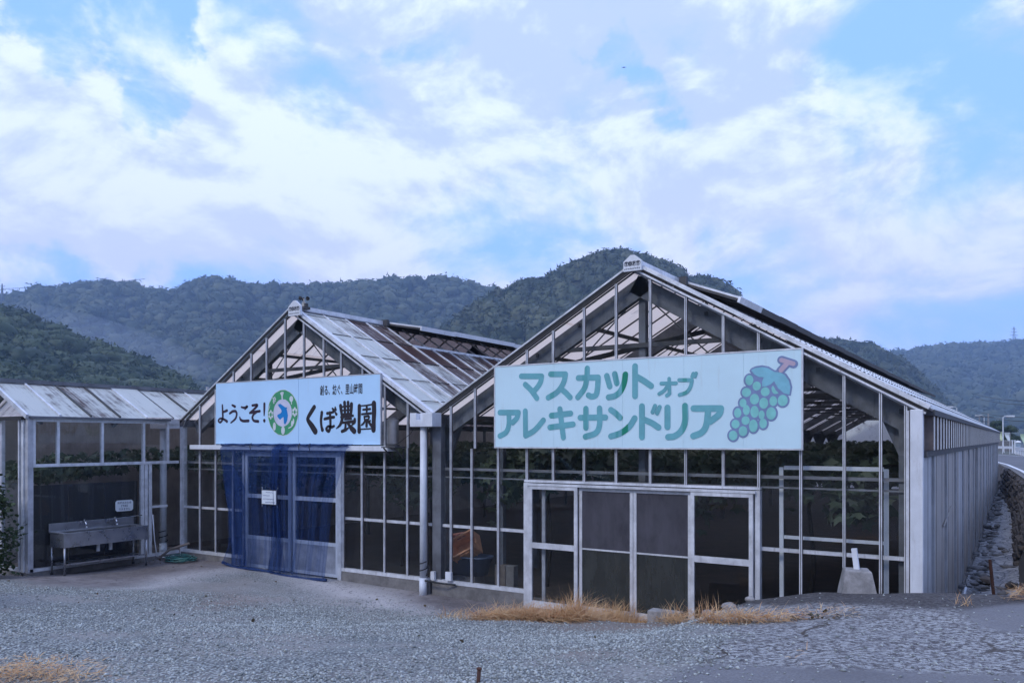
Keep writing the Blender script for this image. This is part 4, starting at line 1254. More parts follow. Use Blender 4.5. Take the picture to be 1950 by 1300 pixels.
# dry-laid stone wall holding up the road, stone by stone
rw = thing('retaining_wall', 'dark rubble stone wall holding up the road beside the ditch', 'wall', (.1, 30, -.6))
rlx = lambda y: float(np.interp(y, [q[1] for q in RL], [q[0] for q in RL]))
b = MB(); yw = [14, 20, 26, 32, 36.5, 40, 44, 48, 53, 58]
for y0, y1 in zip(yw, yw[1:]):
    b.face([(rlx(y0) - .48, y0, -.65), (rlx(y1) - .48, y1, -.65), (rlx(y1) - .05, y1, .90), (rlx(y0) - .05, y0, .90)])
    b.face([(rlx(y0) - .05, y0, .90), (rlx(y1) - .05, y1, .90), (rlx(y1) + .05, y1, .90), (rlx(y0) + .05, y0, .90)])
b.build('wall_backing', MAT['stone'], rw)
stone_me = []
for k in range(5):
    v, f = ico(1); v = v * (1 + dr.normal(0, .13, (len(v), 1))); v = np.sign(v) * np.abs(v) ** .8
    me = bpy.data.meshes.new('wall_stone'); me.from_pydata(v.tolist(), [], f.tolist()); me.materials.append(MAT['stone']); me.update(); stone_me.append(me)
cnt = 0
for row in range(8):
    z = -.45 + row * .18; y = 22 + .2 * (row % 2)
    while y < 52 and cnt < 296:
        w = (.5 + .5 * dr.random()) * (1 + (y - 22) * .015)
        yc = y + w / 2; xb = rlx(yc) - .48 + (z + .65) * .277
        share('stone', stone_me[int(dr.integers(5))], rw, (xb, yc, z), (dr.uniform(-.3, .3), dr.uniform(-.3, .1), dr.uniform(-.2, .2)), (.13, w * .50, .10)); cnt += 1
        y += w
# rubble lying in the ditch
rk = []
for k in range(4):
    v, f = ico(1); v = v * (1 + dr.normal(0, .2, (len(v), 1))); 
    me = bpy.data.meshes.new('rubble'); me.from_pydata(v.tolist(), [], f.tolist()); me.materials.append(MAT['wetrock']); me.update(); rk.append(me)
rubV, rubF, o_ = [], [], 0
for k in range(170):
    y = 13 + 32 * dr.random() ** 1.3; x = -.98 + (.34 if k % 4 else .95) * dr.random()
    me = rk[int(dr.integers(4))]; s = dr.uniform(.03, .11) * (1 + (y - 13) * .01)
    v = np.array([q.co[:] for q in me.vertices]) * np.array([s, s * dr.uniform(1, 2.2), s * dr.uniform(.3, .6)])
    a = dr.uniform(0, 6.28); v = v @ np.array([[math.cos(a), -math.sin(a), 0], [math.sin(a), math.cos(a), 0], [0, 0, 1]])
    gzv = -.50 + .10 * max(0, min(1, (x + .55) / .6)) ** 2 + .32 * max(0, min(1, (y - 26) / 20)) + (.16 * max(0, (-.55 - x) / .4))
    rubV.append(v + np.array([x, y, gzv])); rubF.append(np.array([p.vertices[:] for p in me.polygons]) + o_); o_ += len(v)
rb = np_mesh('ditch_rubble', np.vstack(rubV), np.vstack(rubF), MAT['wetrock']); rb['kind'] = 'stuff'
for i, (x, y, s, l) in enumerate(((-.62, 19.2, .17, 'round brown boulder among the rubble in the ditch'), (-.18, 18.8, .15, 'black flat rock by the stone wall foot in the ditch'))):
    v, f = ico(1); v = v * (1 + dr.normal(0, .16, (len(v), 1))); s = s * .8
    bb = MB(); bb.add([(x + a * s * 1.1, y + b_ * s * 1.2, -.42 + c * s * .7) for a, b_, c in v], f.tolist())
    tag(bb.build('boulder', MAT['stone'] if i else MAT['wood'], origin=(x, y, -.45)), l, 'rock')
MB_rod = MB().tube([(-.38, 16.3, -.5), (-.47, 16.6, .35)], .028, 7)
tag(MB_rod.build('iron_rod', MAT['rust'], origin=(-.38, 16.3, -.5)), 'rusty iron rod standing tilted in the ditch', 'rod')
# torn sheets and pipes along the wall foot
for i, (x0, y0, y1) in enumerate(((-.86, 12.6, 17.5), (-.74, 13.0, 15.5), (-.66, 12.2, 13.8))):
    t = MB().tube([(x0, y0, -.36), (x0 + .02, (y0 + y1) / 2, -.30), (x0 - .03, y1, -.34)], .028, 7)
    tag(t.build('drain_hose', MAT['pipe'], origin=(x0, y0, -.4)), ('longest pale drain hose, lying closest to the grey wall foot', 'pale drain hose in the ditch between the longest and the shortest', 'shortest pale drain hose, lying farthest out in the ditch')[i], 'hose', 'pale hoses in the ditch')

# ------------------------------------------------------------------ far side of the road
ground_far = .92
def G(px, t, z=ground_far):
    p = at_t(px, HY, t); return Vector((p.x, p.y, z))
# guard rails
def guard_rail(pts, label, white=True):
    g = thing('guard_rail', label, 'guard rail', pts[0], 'white guard rails along the road bend')
    for p, q in zip(pts, pts[1:]):
        p, q = Vector(p), Vector(q)
        MB().bar(p + Vector((0, 0, .62)), q + Vector((0, 0, .62)), .06, .30).build('rail_beam', MAT['white_paint'], g)
        n = max(1, int((q - p).length / 1.6))
        for k in range(n):
            c = p.lerp(q, k / n); MB().tube([c, c + Vector((0, 0, .75))], .06, 6).build('rail_post', MAT['white_paint'], g)
guard_rail([G(1893, 96), G(1912, 94), G(1929, 92)], 'low white guard rail at the bend, seen past the greenhouse wall end')
guard_rail([G(1934, 84), G(1950, 76), G(1990, 66)], 'white guard rail curving towards the viewer beside the road')
# low concrete parapet behind the rail
pw = thing('parapet', 'low grey concrete parapet behind the white guard rail', 'wall', G(1905, 104))
MB().bar(G(1885, 105, 1.6), G(1925, 101, 1.6), .3, 1.3).build('parapet_wall', MAT['concrete'], pw)
MB().bar(G(1885, 105, 2.32), G(1925, 101, 2.32), .36, .14).build('parapet_cap', MAT['concrete_pale'], pw)
for px, t, l in ((1928, 90, 'white delineator post by the guard rail gap, nearer the parapet'), (1932.5, 88, 'white delineator post by the guard rail gap, further from the parapet')):
    c = G(px, t); th = thing('delineator_post', l, 'post', c, 'white delineator posts')
    MB().tube([c, c + Vector((0, 0, 1.35))], .07, 8).build('post', MAT['white_paint'], th)
    MB().tube([c + Vector((0, 0, 1.352)), c + Vector((0, 0, 1.5))], .09, 8).build('reflector_cap', MAT['pipe'], th)
# street lamps and poles
def lamp(px, t, ytop, head, label):
    c = G(px, t); h = EYE.z + (HY - ytop) / FPX * t
    l = thing('street_lamp', label, 'street lamp', c, 'street lamps along the far road')
    MB().tube([c, (c.x, c.y, h)], .10, 8, r1=.06).build('pole', MAT['alu'], l)
    d = RT * head
    MB().tube([(c.x, c.y, h - .05), Vector((c.x, c.y, h + .12)) + d * .5, Vector((c.x, c.y, h + .15)) + d], .04, 6).build('arm', MAT['alu'], l)
    e = Vector((c.x, c.y, h + .12)) + d
    MB().bar(e, e + d.normalized() * .9, .34, .20).build('lamp_head', MAT['white_paint'], l)
    MB().bar(e - Vector((0, 0, .13)), e - Vector((0, 0, .13)) + d.normalized() * .7, .26, .05).build('lens', MAT['gasket'], l)
lamp(1910, 95, 794, .4, 'street lamp with pale head in front of the round dark tree')
lamp(1874, 130, 792, -.5, 'street lamp just above the end of the white roof slope')
lamp(1822, 120, 776, -.6, 'street lamp rising behind the middle of the white roof slope')
def pole(px, t, ytop, label):
    c = G(px, t); h = EYE.z + (HY - ytop) / FPX * t
    l = thing('utility_pole', label, 'utility pole', c, 'utility poles behind the roof')
    MB().tube([c, (c.x, c.y, h)], .17, 8, r1=.11).build('pole', MAT['concrete_pale'], l)
    for dz_ in (.5, 1.2): MB().bar(Vector((c.x, c.y, h - dz_)) - RT * .8, Vector((c.x, c.y, h - dz_)) + RT * .8, .08, .1).build('crossarm', MAT['steel_dark'], l)
    return Vector((c.x, c.y, h))
p1 = pole(1882, 118, 787, 'pale utility pole left of the dark tree top')
p2 = pole(1865, 150, 789, 'thin utility pole nearest the end of the white roof slope')
for i, (y0, y1, t0, t1) in enumerate(((751, 762, 150, 70), (758, 770, 150, 70), (783, 792, 140, 70), (789, 801, 130, 75))):
    a, c = at_t(1858, y0, t0), at_t(2050, y1, t1)
    pts = [a.lerp(c, k / 8) - Vector((0, 0, .5 * math.sin(math.pi * k / 8))) for k in range(9)]
    tag(MB().tube(pts, .035, 4).build('power_line', MAT['rubber'], origin=a), 'thin black power line sagging across the right-hand hill, ' + ('topmost of the four', 'second from the top', 'third from the top', 'lowest of the four')[i], 'power line', 'power lines over the road')
# advertising flags
def flag(px, t, ytop, h, col, label):
    c = G(px, t); zt = EYE.z + (HY - ytop) / FPX * t
    f = thing('banner_flag', label, 'flag', c, 'upright roadside flags')
    MB().tube([c, (c.x, c.y, zt)], .03, 6).build('pole', MAT['alu'], f)
    b = MB(); w = .55
    for k in range(5):
        z0, z1 = zt - h * k / 5, zt - h * (k + 1) / 5
        o0 = FW * (.08 * math.sin(k)); o1 = FW * (.08 * math.sin(k + 1)); base = Vector((c.x, c.y, 0)) - RT * .04
        w0 = w * (1 - .12 * k); w1 = w * (1 - .12 * (k + 1))
        b.face([base + Vector((0, 0, z0)) + o0, base - RT * w0 + Vector((0, 0, z0)) + o0, base - RT * w1 + Vector((0, 0, z1)) + o1, base + Vector((0, 0, z1)) + o1])
    o = b.build('cloth', simple('flag_cloth', col, .8, 0, .1, 3), f); o.modifiers.new('t', 'SOLIDIFY').thickness = .01
flag(1909, 86, 822, .95, (.55, .60, .36), 'yellow-green banner flag in front of the dark tree')
flag(1923, 84, 823, .9, (.62, .66, .66), 'white banner flag right of the yellow-green one')
flag(1954, 78, 826, 1.0, (.50, .62, .42), 'pale green banner flag at the picture edge')
c = G(1938.5, 92); kk = thing('utility_box', 'pale blue roadside box with a white domed cap', 'box', c)
MB().box((c.x - .26, c.y - .22, c.z), (c.x + .26, c.y + .22, c.z + 1.15)).build('cabinet', simple('pale_blue_paint', (.30, .38, .48), .5), kk)
MB().lathe((c.x, c.y, c.z + 1.152), [(.34, 0), (.34, .06), (.25, .2), (.05, .28)], 14).build('domed_cap', MAT['white_paint'], kk, True)
# round dark trees beyond the road
def round_tree(px, t, ytop, rad, label, seed, mat='bush', group=None):
    c = G(px, t); zt = EYE.z + (HY - ytop) / FPX * t
    tr = thing('tree', label, 'tree', c, group)
    r_ = np.random.default_rng(seed)
    b = MB().tube([c, c + Vector((.05, 0, (zt - c.z) * .5)), c + Vector((.15, .1, (zt - c.z) * .8))], rad * .09, 8, r1=rad * .03)
    for k in range(5):
        a = r_.uniform(0, 6.28); b.tube([c + Vector((0, 0, (zt - c.z) * .4)), c + Vector((math.cos(a) * rad * .6, math.sin(a) * rad * .6, (zt - c.z) * r_.uniform(.55, .8)))], rad * .035, 5)
    b.build('trunk', MAT['bark'], tr)
    n = 46; P = r_.normal(size=(n, 3)); P /= np.linalg.norm(P, axis=1)[:, None]; P *= (r_.uniform(.2, 1, n) ** .5)[:, None]
    hh = (zt - c.z) / 2; P = P * np.array([rad * .85, rad * .85, hh * .8]) + np.array([c.x, c.y, c.z + hh * 1.1])
    o = plant_crowns('crown', P, rad * r_.uniform(.18, .34, n), crown_variants(3, 170, 2, seed, .16), MAT[mat], seed)
    del o['kind']; o.parent = tr; o.location = -tr.location
round_tree(1902, 125, 797, 2.4, 'dark round tree with thick crown behind the street lamp', 51)
round_tree(1886, 132, 806, 1.8, 'smaller dark tree left of the round one, by the roof end', 52)
round_tree(1925, 135, 822, 1.6, 'low dark tree right of the round one', 53)
# pylons
def pylon(px, t, ytop, ybase, label, w=1.0):
    zt = EYE.z + (HY - ytop) / FPX * t; zb = EYE.z + (HY - ybase) / FPX * t; c = at_t(px, HY, t)
    h = zt - zb; wb = h * .085 * w; b = MB(); lv = [0, .25, .45, .62, .78, .9, 1]
    def cn(f, i):
        ww = wb * (1 - f) + wb * .12 * f; return Vector((c.x + ww * (-1 if i in (0, 3) else 1), c.y + ww * (-1 if i < 2 else 1), zb + h * f))
    r = t * .00028
    for f0, f1 in zip(lv, lv[1:]):
        for i in range(4):
            b.bar(cn(f0, i), cn(f1, i), r * 1.5, r * 1.5); b.bar(cn(f0, i), cn(f1, (i + 1) % 4), r, r); b.bar(cn(f0, (i + 1) % 4), cn(f1, i), r, r)
    p = thing('pylon', label, 'pylon', (c.x, c.y, zb), 'pylons on the skyline')
    b.build('lattice_mast', MAT['steel'], p)
    for f, k in ((.62, .17), (.76, .14), (.9, .11)):
        MB().bar(Vector((c.x, c.y, zb + h * f)) - RT * h * k, Vector((c.x, c.y, zb + h * f)) + RT * h * k, r * 2, r * 2).build('crossarm', MAT['steel'], p)
pylon(1931, 1075, 622, 664, 'tall lattice pylon on the right-hand ridge')
pylon(4, 745, 540, 590, 'lattice pylon at the left end of the long ridge', .7)
pylon(389, 755, 523, 545, 'small lattice mast left of the twin masts on the ridge', .8)
pylon(437, 755, 523, 548, 'first of two small twin masts on the ridge', .8)
pylon(443.5, 757, 524, 549, 'second of two small twin masts on the ridge', .8)
pts = [at_t(4, 550, 740).lerp(at_t(276, 531, 740), k / 6) - Vector((0, 0, 1.2 * math.sin(math.pi * k / 6))) for k in range(7)]
tag(MB().tube(pts, .22, 4).build('power_line', MAT['rubber'], origin=pts[0]), 'thin power line along the left skyline from the pylon', 'power line', 'power lines over the ridge')
# ================================================================== SIGNS
def catmull(pts, k=7):
    P = [Vector(p) for p in pts]
    if len(P) == 2: return P
    P = [P[0] * 2 - P[1]] + P + [P[-1] * 2 - P[-2]]
    o = []
    for i in range(1, len(P) - 2):
        a, b, c, d = P[i - 1:i + 3]
        for j in range(k):
            t = j / k
            o.append(.5 * ((2 * b) + (c - a) * t + (2 * a - 5 * b + 4 * c - d) * t * t + (3 * b - a - 3 * c + d) * t ** 3))
    o.append(P[-2]); return o
class Ink:
    """flat painted strokes on a vertical board facing -Y"""
    def __init__(s, y, scale=1.0): s.mb = MB(); s.y = y; s.k = 0; s.scale = scale
    def stroke(s, pts, w, cap=True, k_=1.0):
        """pts (X, Z) on the board; w half width, or a list of half widths along the stroke"""
        if not isinstance(w, (list, tuple)): w = [w] * len(pts)
        P = catmull([(p[0], p[1], ww * s.scale) for p, ww in zip(pts, w)])
        y = s.y - .00008 * s.k; s.k += 1
        L, Rr = [], []
        for i, p in enumerate(P):
            d = P[min(i + 1, len(P) - 1)] - P[max(i - 1, 0)]; d = Vector((d.x, d.y)).normalized(); n = Vector((-d.y, d.x))
            L.append((p.x + n.x * p.z, y, p.y + n.y * p.z)); Rr.append((p.x - n.x * p.z, y, p.y - n.y * p.z))
        for i in range(len(P) - 1): s.mb.face([L[i], L[i + 1], Rr[i + 1], Rr[i]])
        if cap:
            for p, q in ((P[0], P[1]), (P[-1], P[-2])):
                d = Vector((p.x - q.x, p.y - q.y)).normalized(); a0 = math.atan2(d.y, d.x)
                s.mb.face([(p.x + p.z * math.cos(a0 + a), y, p.y + p.z * math.sin(a0 + a)) for a in np.linspace(-math.pi / 2, math.pi / 2, 9)])
    def poly(s, pts):
        y = s.y - .00008 * s.k; s.k += 1
        s.mb.face([(p[0], y, p[1]) for p in pts])
    def ell(s, c, rx, rz, n=24, rot=0):
        ca, sa = math.cos(rot), math.sin(rot)
        s.poly([(c[0] + rx * math.cos(a) * ca - rz * math.sin(a) * sa, c[1] + rx * math.cos(a) * sa + rz * math.sin(a) * ca) for a in np.linspace(0, 2 * math.pi, n, endpoint=False)])
    def ring(s, c, r0, r1, n=40):
        y = s.y - .00008 * s.k; s.k += 1
        for i in range(n):
            a, b = 2 * math.pi * i / n, 2 * math.pi * (i + 1) / n
            s.mb.face([(c[0] + r[0] * math.cos(t), y, c[1] + r[1] * math.sin(t)) for r, t in ((r0, a), (r1, a), (r1, b), (r0, b))])
def print_text(body, mat, parent, loc, size, rot=(R(90), 0, 0), offset=0.0, sx=1.0, align='LEFT', name='lettering'):
    cu = bpy.data.curves.new('t', 'FONT'); cu.body = body; cu.size = size; cu.offset = offset; cu.align_x = align; cu.resolution_u = 3
    to = bpy.data.objects.new('t', cu); COL.objects.link(to)
    dg = bpy.context.evaluated_depsgraph_get(); dg.update()
    me = bpy.data.meshes.new_from_object(to.evaluated_get(dg))
    bpy.data.objects.remove(to); bpy.data.curves.remove(cu)
    me.materials.clear(); me.materials.append(mat)
    o = bpy.data.objects.new(name, me); COL.objects.link(o)
    if parent is not None: o.parent = parent
    o.location = Vector(loc) - (wloc(parent) if parent is not None else Vector()); o.rotation_euler = rot; o.scale = (sx, 1, 1)
    return o
def paint(name, col, rough=.55, var=.1, fade=None):
    m = M_(name); p = m.pos()
    a = m.noise(p, 5, 6, .65)
    c = m.mix(m.ramp(a, .3, .7), tuple(x * (1 - var) for x in col), tuple(min(1, x * (1 + var)) for x in col))
    if fade:
        sx = m.n('ShaderNodeSeparateXYZ'); m.l(p, sx.inputs[0])
        for xa, xb, c2, amt in fade:
            f = m.math('MULTIPLY', m.ramp(sx.outputs[0], xa - .01, xa + .01), m.ramp(sx.outputs[0], xb - .01, xb + .01, 1, 0))
            c = m.mix(m.math('MULTIPLY', f, amt), c, c2)
    return m.done(m.pbr(c, rough))
def board(name, col, dirt):
    m = M_(name); p = m.pos()
    st = m.noise(m.pos((7, 7, .6)), 1.6, 6, .7); a = m.noise(p, 1.2, 6, .6); f = m.noise(p, 40, 3, .6)
    c = m.mix(m.ramp(a, .3, .7), tuple(x * .93 for x in col), col)
    c = m.mix(m.ramp(st, .55, .85, 0, dirt), c, (.40, .36, .30))
    c = m.mix(m.ramp(f, .66, .8, 0, .12), c, (.3, .28, .25))
    return m.done(m.pbr(c, .5, 0, m.bump(a, .04, .01)))
YSGN = Y0 - .085
def C8(x, y):   # left sign, measured on its own enlargement
    p = onY(380 + x / 5.417, 700 + y / 5.417, YSGN); return (p.x, p.z)
def C6(x, y):
    p = onY(920 + x / 3.047, 470 + y / 3.047, YSGN); return (p.x, p.z)
def CG(x, y):
    p = onY(1370 + x / 6.5, 660 + y / 6.5, YSGN); return (p.x, p.z)
def CE(x, y):
    p = onY(480 + x / 11.818, 730 + y / 11.818, YSGN); return (p.x, p.z)
# ---- welcome sign
xa, xb = onY(411, 800, YSGN).x, onY(724, 800, YSGN).x
zt, zb = 3.70, 2.398
WB = board('white_sign_board', (.51, .74, .96), .2)
sg = thing('sign_board', 'white welcome sign with a green ring emblem and black brush lettering on the left gable', 'sign', ((xa + xb) / 2, YSGN, zb), 'sign boards on the gables')
xj = onY(568.5, 800, YSGN).x
MB().box((xa, YSGN, zb), (xj - .003, YSGN + .035, zt)).build('sign_panel', WB, sg, bevel=.004)
MB().box((xj + .003, YSGN, zb), (xb, YSGN + .035, zt)).build('sign_panel', WB, sg, bevel=.004)
tm = MB(); tm.box((xa - .012, YSGN - .004, zt + .001), (xb + .012, YSGN + .04, zt + .02)); tm.box((xb + .001, YSGN - .004, zb), (xb + .02, YSGN + .04, zt))
tm.build('sign_edge', MAT['alu_dull'], sg)
BLK = paint('black_lettering', (.018, .012, .016)); PUR = paint('dark_plum_lettering', (.03, .012, .03))
i1 = Ink(YSGN - .003, .56)
w = .050
for s_, ww in (
    ([(236, 385), (240, 470), (238, 530), (215, 562), (195, 545), (215, 523), (250, 530), (283, 552)], [.04, .05, .05, .045, .04, .04, .045, .06]),
    ([(242, 458), (284, 440)], [.04, .055]),
    ([(338, 385), (366, 400)], [.04, .055]),
    ([(312, 470), (345, 448), (375, 450), (384, 480), (370, 525), (324, 566)], [.045, .05, .05, .05, .045, .03]),
    ([(432, 405), (465, 412), (494, 398), (468, 430)], [.035, .045, .05, .02]),
    ([(416, 510), (425, 535), (455, 548), (506, 546)], [.035, .05, .05, .055]),
    ([(545, 388), (598, 384), (560, 430), (518, 466)], [.045, .05, .045, .04]),
    ([(518, 466), (570, 455), (622, 446)], [.04, .05, .05]),
    ([(600, 452), (560, 480), (546, 515), (562, 545), (606, 552)], [.03, .045, .05, .05, .055]),
    ([(670, 372), (669, 430), (667, 490)], [.058, .05, .028])):
    i1.stroke([C8(*p) for p in s_], ww)
i1.ell(C8(669, 545), .036, .038)
i1.mb.build('greeting_lettering', PUR, sg)['kind'] = 'stuff'
i2 = Ink(YSGN - .003, .62)
for s_, ww in (
    ([(1184, 405), (1150, 460), (1122, 510), (1120, 540), (1160, 600), (1194, 655)], [.075, .075, .07, .075, .10, .105]),
    ([(1262, 462), (1254, 540), (1258, 600), (1268, 640)], [.06, .055, .05, .065]),
    ([(1318, 470), (1360, 462), (1384, 452)], [.05, .04, .045]), ([(1290, 528), (1340, 515), (1388, 508)], [.045, .05, .045]),
    ([(1346, 462), (1350, 540), (1350, 600), (1335, 652), (1308, 632), (1330, 602), (1360, 612), (1388, 600)], [.05, .05, .05, .055, .05, .04, .045, .04]),
    ([(1372, 420), (1388, 440)], [.035, .05]), ([(1400, 408), (1404, 432)], [.03, .05]), ([(1402, 460), (1412, 478)], [.03, .05]),
    ([(1456, 392), (1462, 440), (1468, 482)], [.065, .06, .05]), ([(1497, 358), (1500, 420), (1500, 482)], [.06, .055, .045]),
    ([(1533, 356), (1534, 420), (1532, 482)], [.055, .05, .045]), ([(1568, 374), (1566, 430), (1562, 482)], [.065, .06, .05]),
    ([(1450, 405), (1510, 398), (1572, 392)], [.025, .03, .03]), ([(1456, 442), (1566, 434)], [.025, .028]), ([(1462, 480), (1566, 474)], [.035, .04]),
    ([(1462, 508), (1530, 500), (1584, 494)], [.045, .05, .04]), ([(1474, 508), (1466, 555), (1446, 595), (1412, 626)], [.06, .06, .045, .018]),
    ([(1500, 532), (1566, 524)], [.032, .035]), ([(1470, 566), (1530, 560), (1598, 552)], [.035, .045, .05]),
    ([(1508, 568), (1506, 610), (1500, 640), (1470, 655)], [.045, .045, .055, .05]), ([(1476, 652), (1510, 640), (1534, 622)], [.05, .045, .03]),
    ([(1528, 566), (1550, 600), (1572, 628), (1596, 652)], [.045, .06, .085, .09]), ([(1602, 530), (1600, 560), (1572, 590)], [.05, .05, .025]),
    ([(1650, 395), (1648, 480), (1646, 570), (1648, 655)], [.07, .065, .06, .075]), ([(1800, 366), (1802, 450), (1798, 550), (1796, 640)], [.085, .085, .08, .085]),
    ([(1650, 392), (1720, 388), (1790, 376)], [.018, .025, .025]), ([(1660, 634), (1720, 630), (1782, 626)], [.02, .022, .02]),
    ([(1688, 432), (1762, 424)], [.032, .035]), ([(1726, 404), (1726, 472)], [.04, .035]), ([(1676, 478), (1772, 468)], [.032, .038]),
    ([(1700, 502), (1704, 536)], [.03, .03]), ([(1702, 504), (1748, 500), (1744, 532)], [.03, .035, .03]), ([(1704, 536), (1744, 532)], [.028, .028]),
    ([(1726, 538), (1724, 600)], [.045, .05]), ([(1708, 548), (1690, 575), (1672, 590)], [.035, .035, .025]), ([(1738, 545), (1756, 572), (1776, 598)], [.035, .045, .055]),
    ([(1762, 545), (1748, 560)], [.03, .03])):
    i2.stroke([C8(*p) for p in s_], ww)
i2.mb.build('farm_lettering', BLK, sg)['kind'] = 'stuff'
p0 = C8(1244, 286); p1 = C8(1680, 270)
tx = print_text('創る、紡ぐ、里山時間', BLK, sg, (p0[0], YSGN - .004, p0[1] + .02), .21, offset=.003)
dx_ = tx.dimensions.x or 1.9; tx.scale = ((p1[0] - p0[0]) / (max(v.co.x for v in tx.data.vertices)), 1, 1)
GRN = paint('green_emblem', (.05, .30, .13)); BLU = paint('blue_bird_paint', (.0, .20, .52)); WHT = paint('white_emblem', (.62, .66, .66)); LIL = paint('pale_lilac_emblem', (.58, .58, .70))
e = Ink(YSGN - .0022); cE = CE(693, 655)
rx = (CE(1028, 655)[0] - CE(358, 655)[0]) / 2; rz = (CE(693, 150)[1] - CE(693, 1165)[1]) / 2
def wobble(c, ax, az, n, amp, seed):
    r_ = np.random.default_rng(seed); ph = r_.uniform(0, 6.28, 4)
    return [(c[0] + ax * math.cos(a) * (1 + amp * math.sin(11 * a + ph[0]) + amp * .8 * math.sin(17 * a + ph[1])), c[1] + az * math.sin(a) * (1 + amp * math.sin(9 * a + ph[2]) + amp * math.sin(19 * a + ph[3]))) for a in np.linspace(0, 2 * math.pi, n, endpoint=False)]
e.poly(wobble(cE, rx * 1.035, rz * 1.025, 72, .004, 1)); e.mb.build('emblem_rim', WHT, sg)
e = Ink(YSGN - .0030); e.poly(wobble(cE, rx, rz, 72, .006, 1)); e.mb.build('emblem_ring', GRN, sg)
ci = CE(690, 660); rix = (CE(900, 660)[0] - CE(485, 660)[0]) / 2; riz = (CE(690, 352)[1] - CE(690, 968)[1]) / 2
e = Ink(YSGN - .0040); e.poly(wobble(ci, rix, riz, 60, .006, 5)); e.mb.build('emblem_centre', LIL, sg)
e = Ink(YSGN - .0050)
e.poly([CE(*p) for p in ((588, 468), (640, 455), (690, 490), (745, 530), (798, 540), (782, 572), (800, 640), (812, 720), (797, 830), (762, 905), (738, 917), (720, 890), (712, 750), (680, 770), (635, 815), (600, 780), (568, 735), (580, 700), (650, 665), (670, 630), (655, 580), (600, 510))])
e.mb.build('emblem_bird', BLU, sg)
e = Ink(YSGN - .0050)
def dots(c, k, rad, r0):
    for j in range(k):
        a = 2 * math.pi * j / k + .5; q = CE(*c); e.ell((q[0] + rad * math.cos(a), q[1] + rad * 1.35 * math.sin(a)), r0, r0 * 1.2, 8)
dots((425, 700), 6, .05, .026); dots((965, 640), 6, .05, .028)
for c in ((480, 330), (515, 315), (495, 365), (530, 350), (485, 400), (520, 395), (495, 435)): e.ell(CE(*c), .02, .02, 8)
e.ell(CE(888, 345), .055, .06, 14); e.stroke([CE(892, 410), CE(892, 460)], .012)
e.ell(CE(508, 965), .045, .085, 16); e.ell(CE(702, 1055), .055, .085, 16)
e.stroke([CE(685, 345), CE(682, 280)], .022); 
for q in ((648, 215), (668, 200), (690, 195), (712, 205)): e.stroke([CE(682, 290), CE(*q)], .013)
e.stroke([CE(830, 1000), CE(880, 975), CE(925, 930)], .012); e.ell(CE(905, 900), .03, .06, 12); e.ell(CE(938, 850), .022, .06, 12)
e.stroke([CE(410, 480), CE(388, 560), CE(368, 620)], [.004, .008, .004])
e.mb.build('emblem_motif', WHT, sg)
# ---- grape sign
xa, xb = onY(943, 800, YSGN).x, onY(1526, 800, YSGN).x
zt, zb = 3.703, 2.375
CB = board('faded_cream_board', (.61, .80, .86), .45)
sg = thing('sign_board', 'faded pale sign with teal katakana lettering and a grape bunch on the right gable', 'sign', ((xa + xb) / 2, YSGN, zb), 'sign boards on the gables')
js = [xa] + [C6(q, 900)[0] for q in (410, 808, 1165, 1510)] + [xb]
for a, b in zip(js, js[1:]): MB().box((a + .0012, YSGN, zb), (b - .0012, YSGN + .035, zt)).build('sign_panel', CB, sg)
tm = MB(); tm.box((xa - .02, YSGN - .006, zt + .001), (xb + .02, YSGN + .045, zt + .022)); tm.box((xa - .02, YSGN - .006, zb - .022), (xb + .02, YSGN + .045, zb - .001))
tm.box((xa - .02, YSGN - .006, zb), (xa - .002, YSGN + .045, zt)); tm.box((xb + .002, YSGN - .006, zb), (xb + .02, YSGN + .045, zt))
tm.build('sign_edge', MAT['alu'], sg)
X6 = lambda q: C6(q, 850)[0]
TEAL = paint('faded_teal_lettering', (.14, .39, .43), fade=[(X6(806), X6(842), (.0, .22, .13), 1.0), (X6(388), X6(412), (.05, .30, .27), .6), (X6(575), X6(606), (.06, .30, .29), .5), (X6(770), X6(786), (.04, .28, .26), .6), (X6(1158), X6(1184), (.04, .29, .24), .7)])
t = Ink(YSGN - .003, .78); w = .060
for s_ in ([(222, 750), (340, 750)], [(340, 752), (333, 785), (312, 818), (288, 842)], [(245, 798), (278, 830), (312, 877)],
           [(392, 738), (478, 738)], [(478, 740), (466, 790), (432, 840), (378, 874)], [(452, 822), (480, 846), (505, 872)],
           [(553, 760), (668, 757)], [(668, 758), (664, 820), (655, 858), (630, 868), (612, 860)], [(605, 705), (602, 760), (588, 820), (550, 872)],
           [(718, 748), (735, 808)], [(764, 737), (776, 790)], [(826, 740), (818, 790), (796, 838), (764, 864), (728, 872)],
           [(882, 692), (882, 865)], [(890, 752), (935, 778), (975, 806)],
           [(98, 960), (205, 960)], [(205, 962), (196, 992), (172, 1018)], [(150, 968), (150, 1030), (134, 1074), (98, 1096)],
           [(245, 952), (247, 1094)], [(247, 1094), (300, 1062), (350, 1005)],
           [(396, 978), (508, 965)], [(388, 1046), (522, 1028)], [(446, 940), (466, 1104)],
           [(564, 990), (710, 988)], [(597, 938), (597, 1048)], [(676, 936), (676, 1030), (654, 1078), (594, 1100)],
           [(742, 945), (770, 965), (795, 990)], [(880, 993), (850, 1040), (800, 1078), (742, 1098)],
           [(922, 924), (922, 1102)], [(932, 1000), (978, 1020), (1018, 1046)],
           [(1070, 932), (1070, 1043)], [(1172, 922), (1172, 1010), (1150, 1066), (1112, 1096), (1074, 1102)],
           [(1222, 936), (1380, 936)], [(1380, 938), (1368, 972), (1318, 1012)], [(1306, 948), (1296, 1030), (1270, 1074), (1220, 1096)]):
    t.stroke([C6(*p) for p in s_], w)
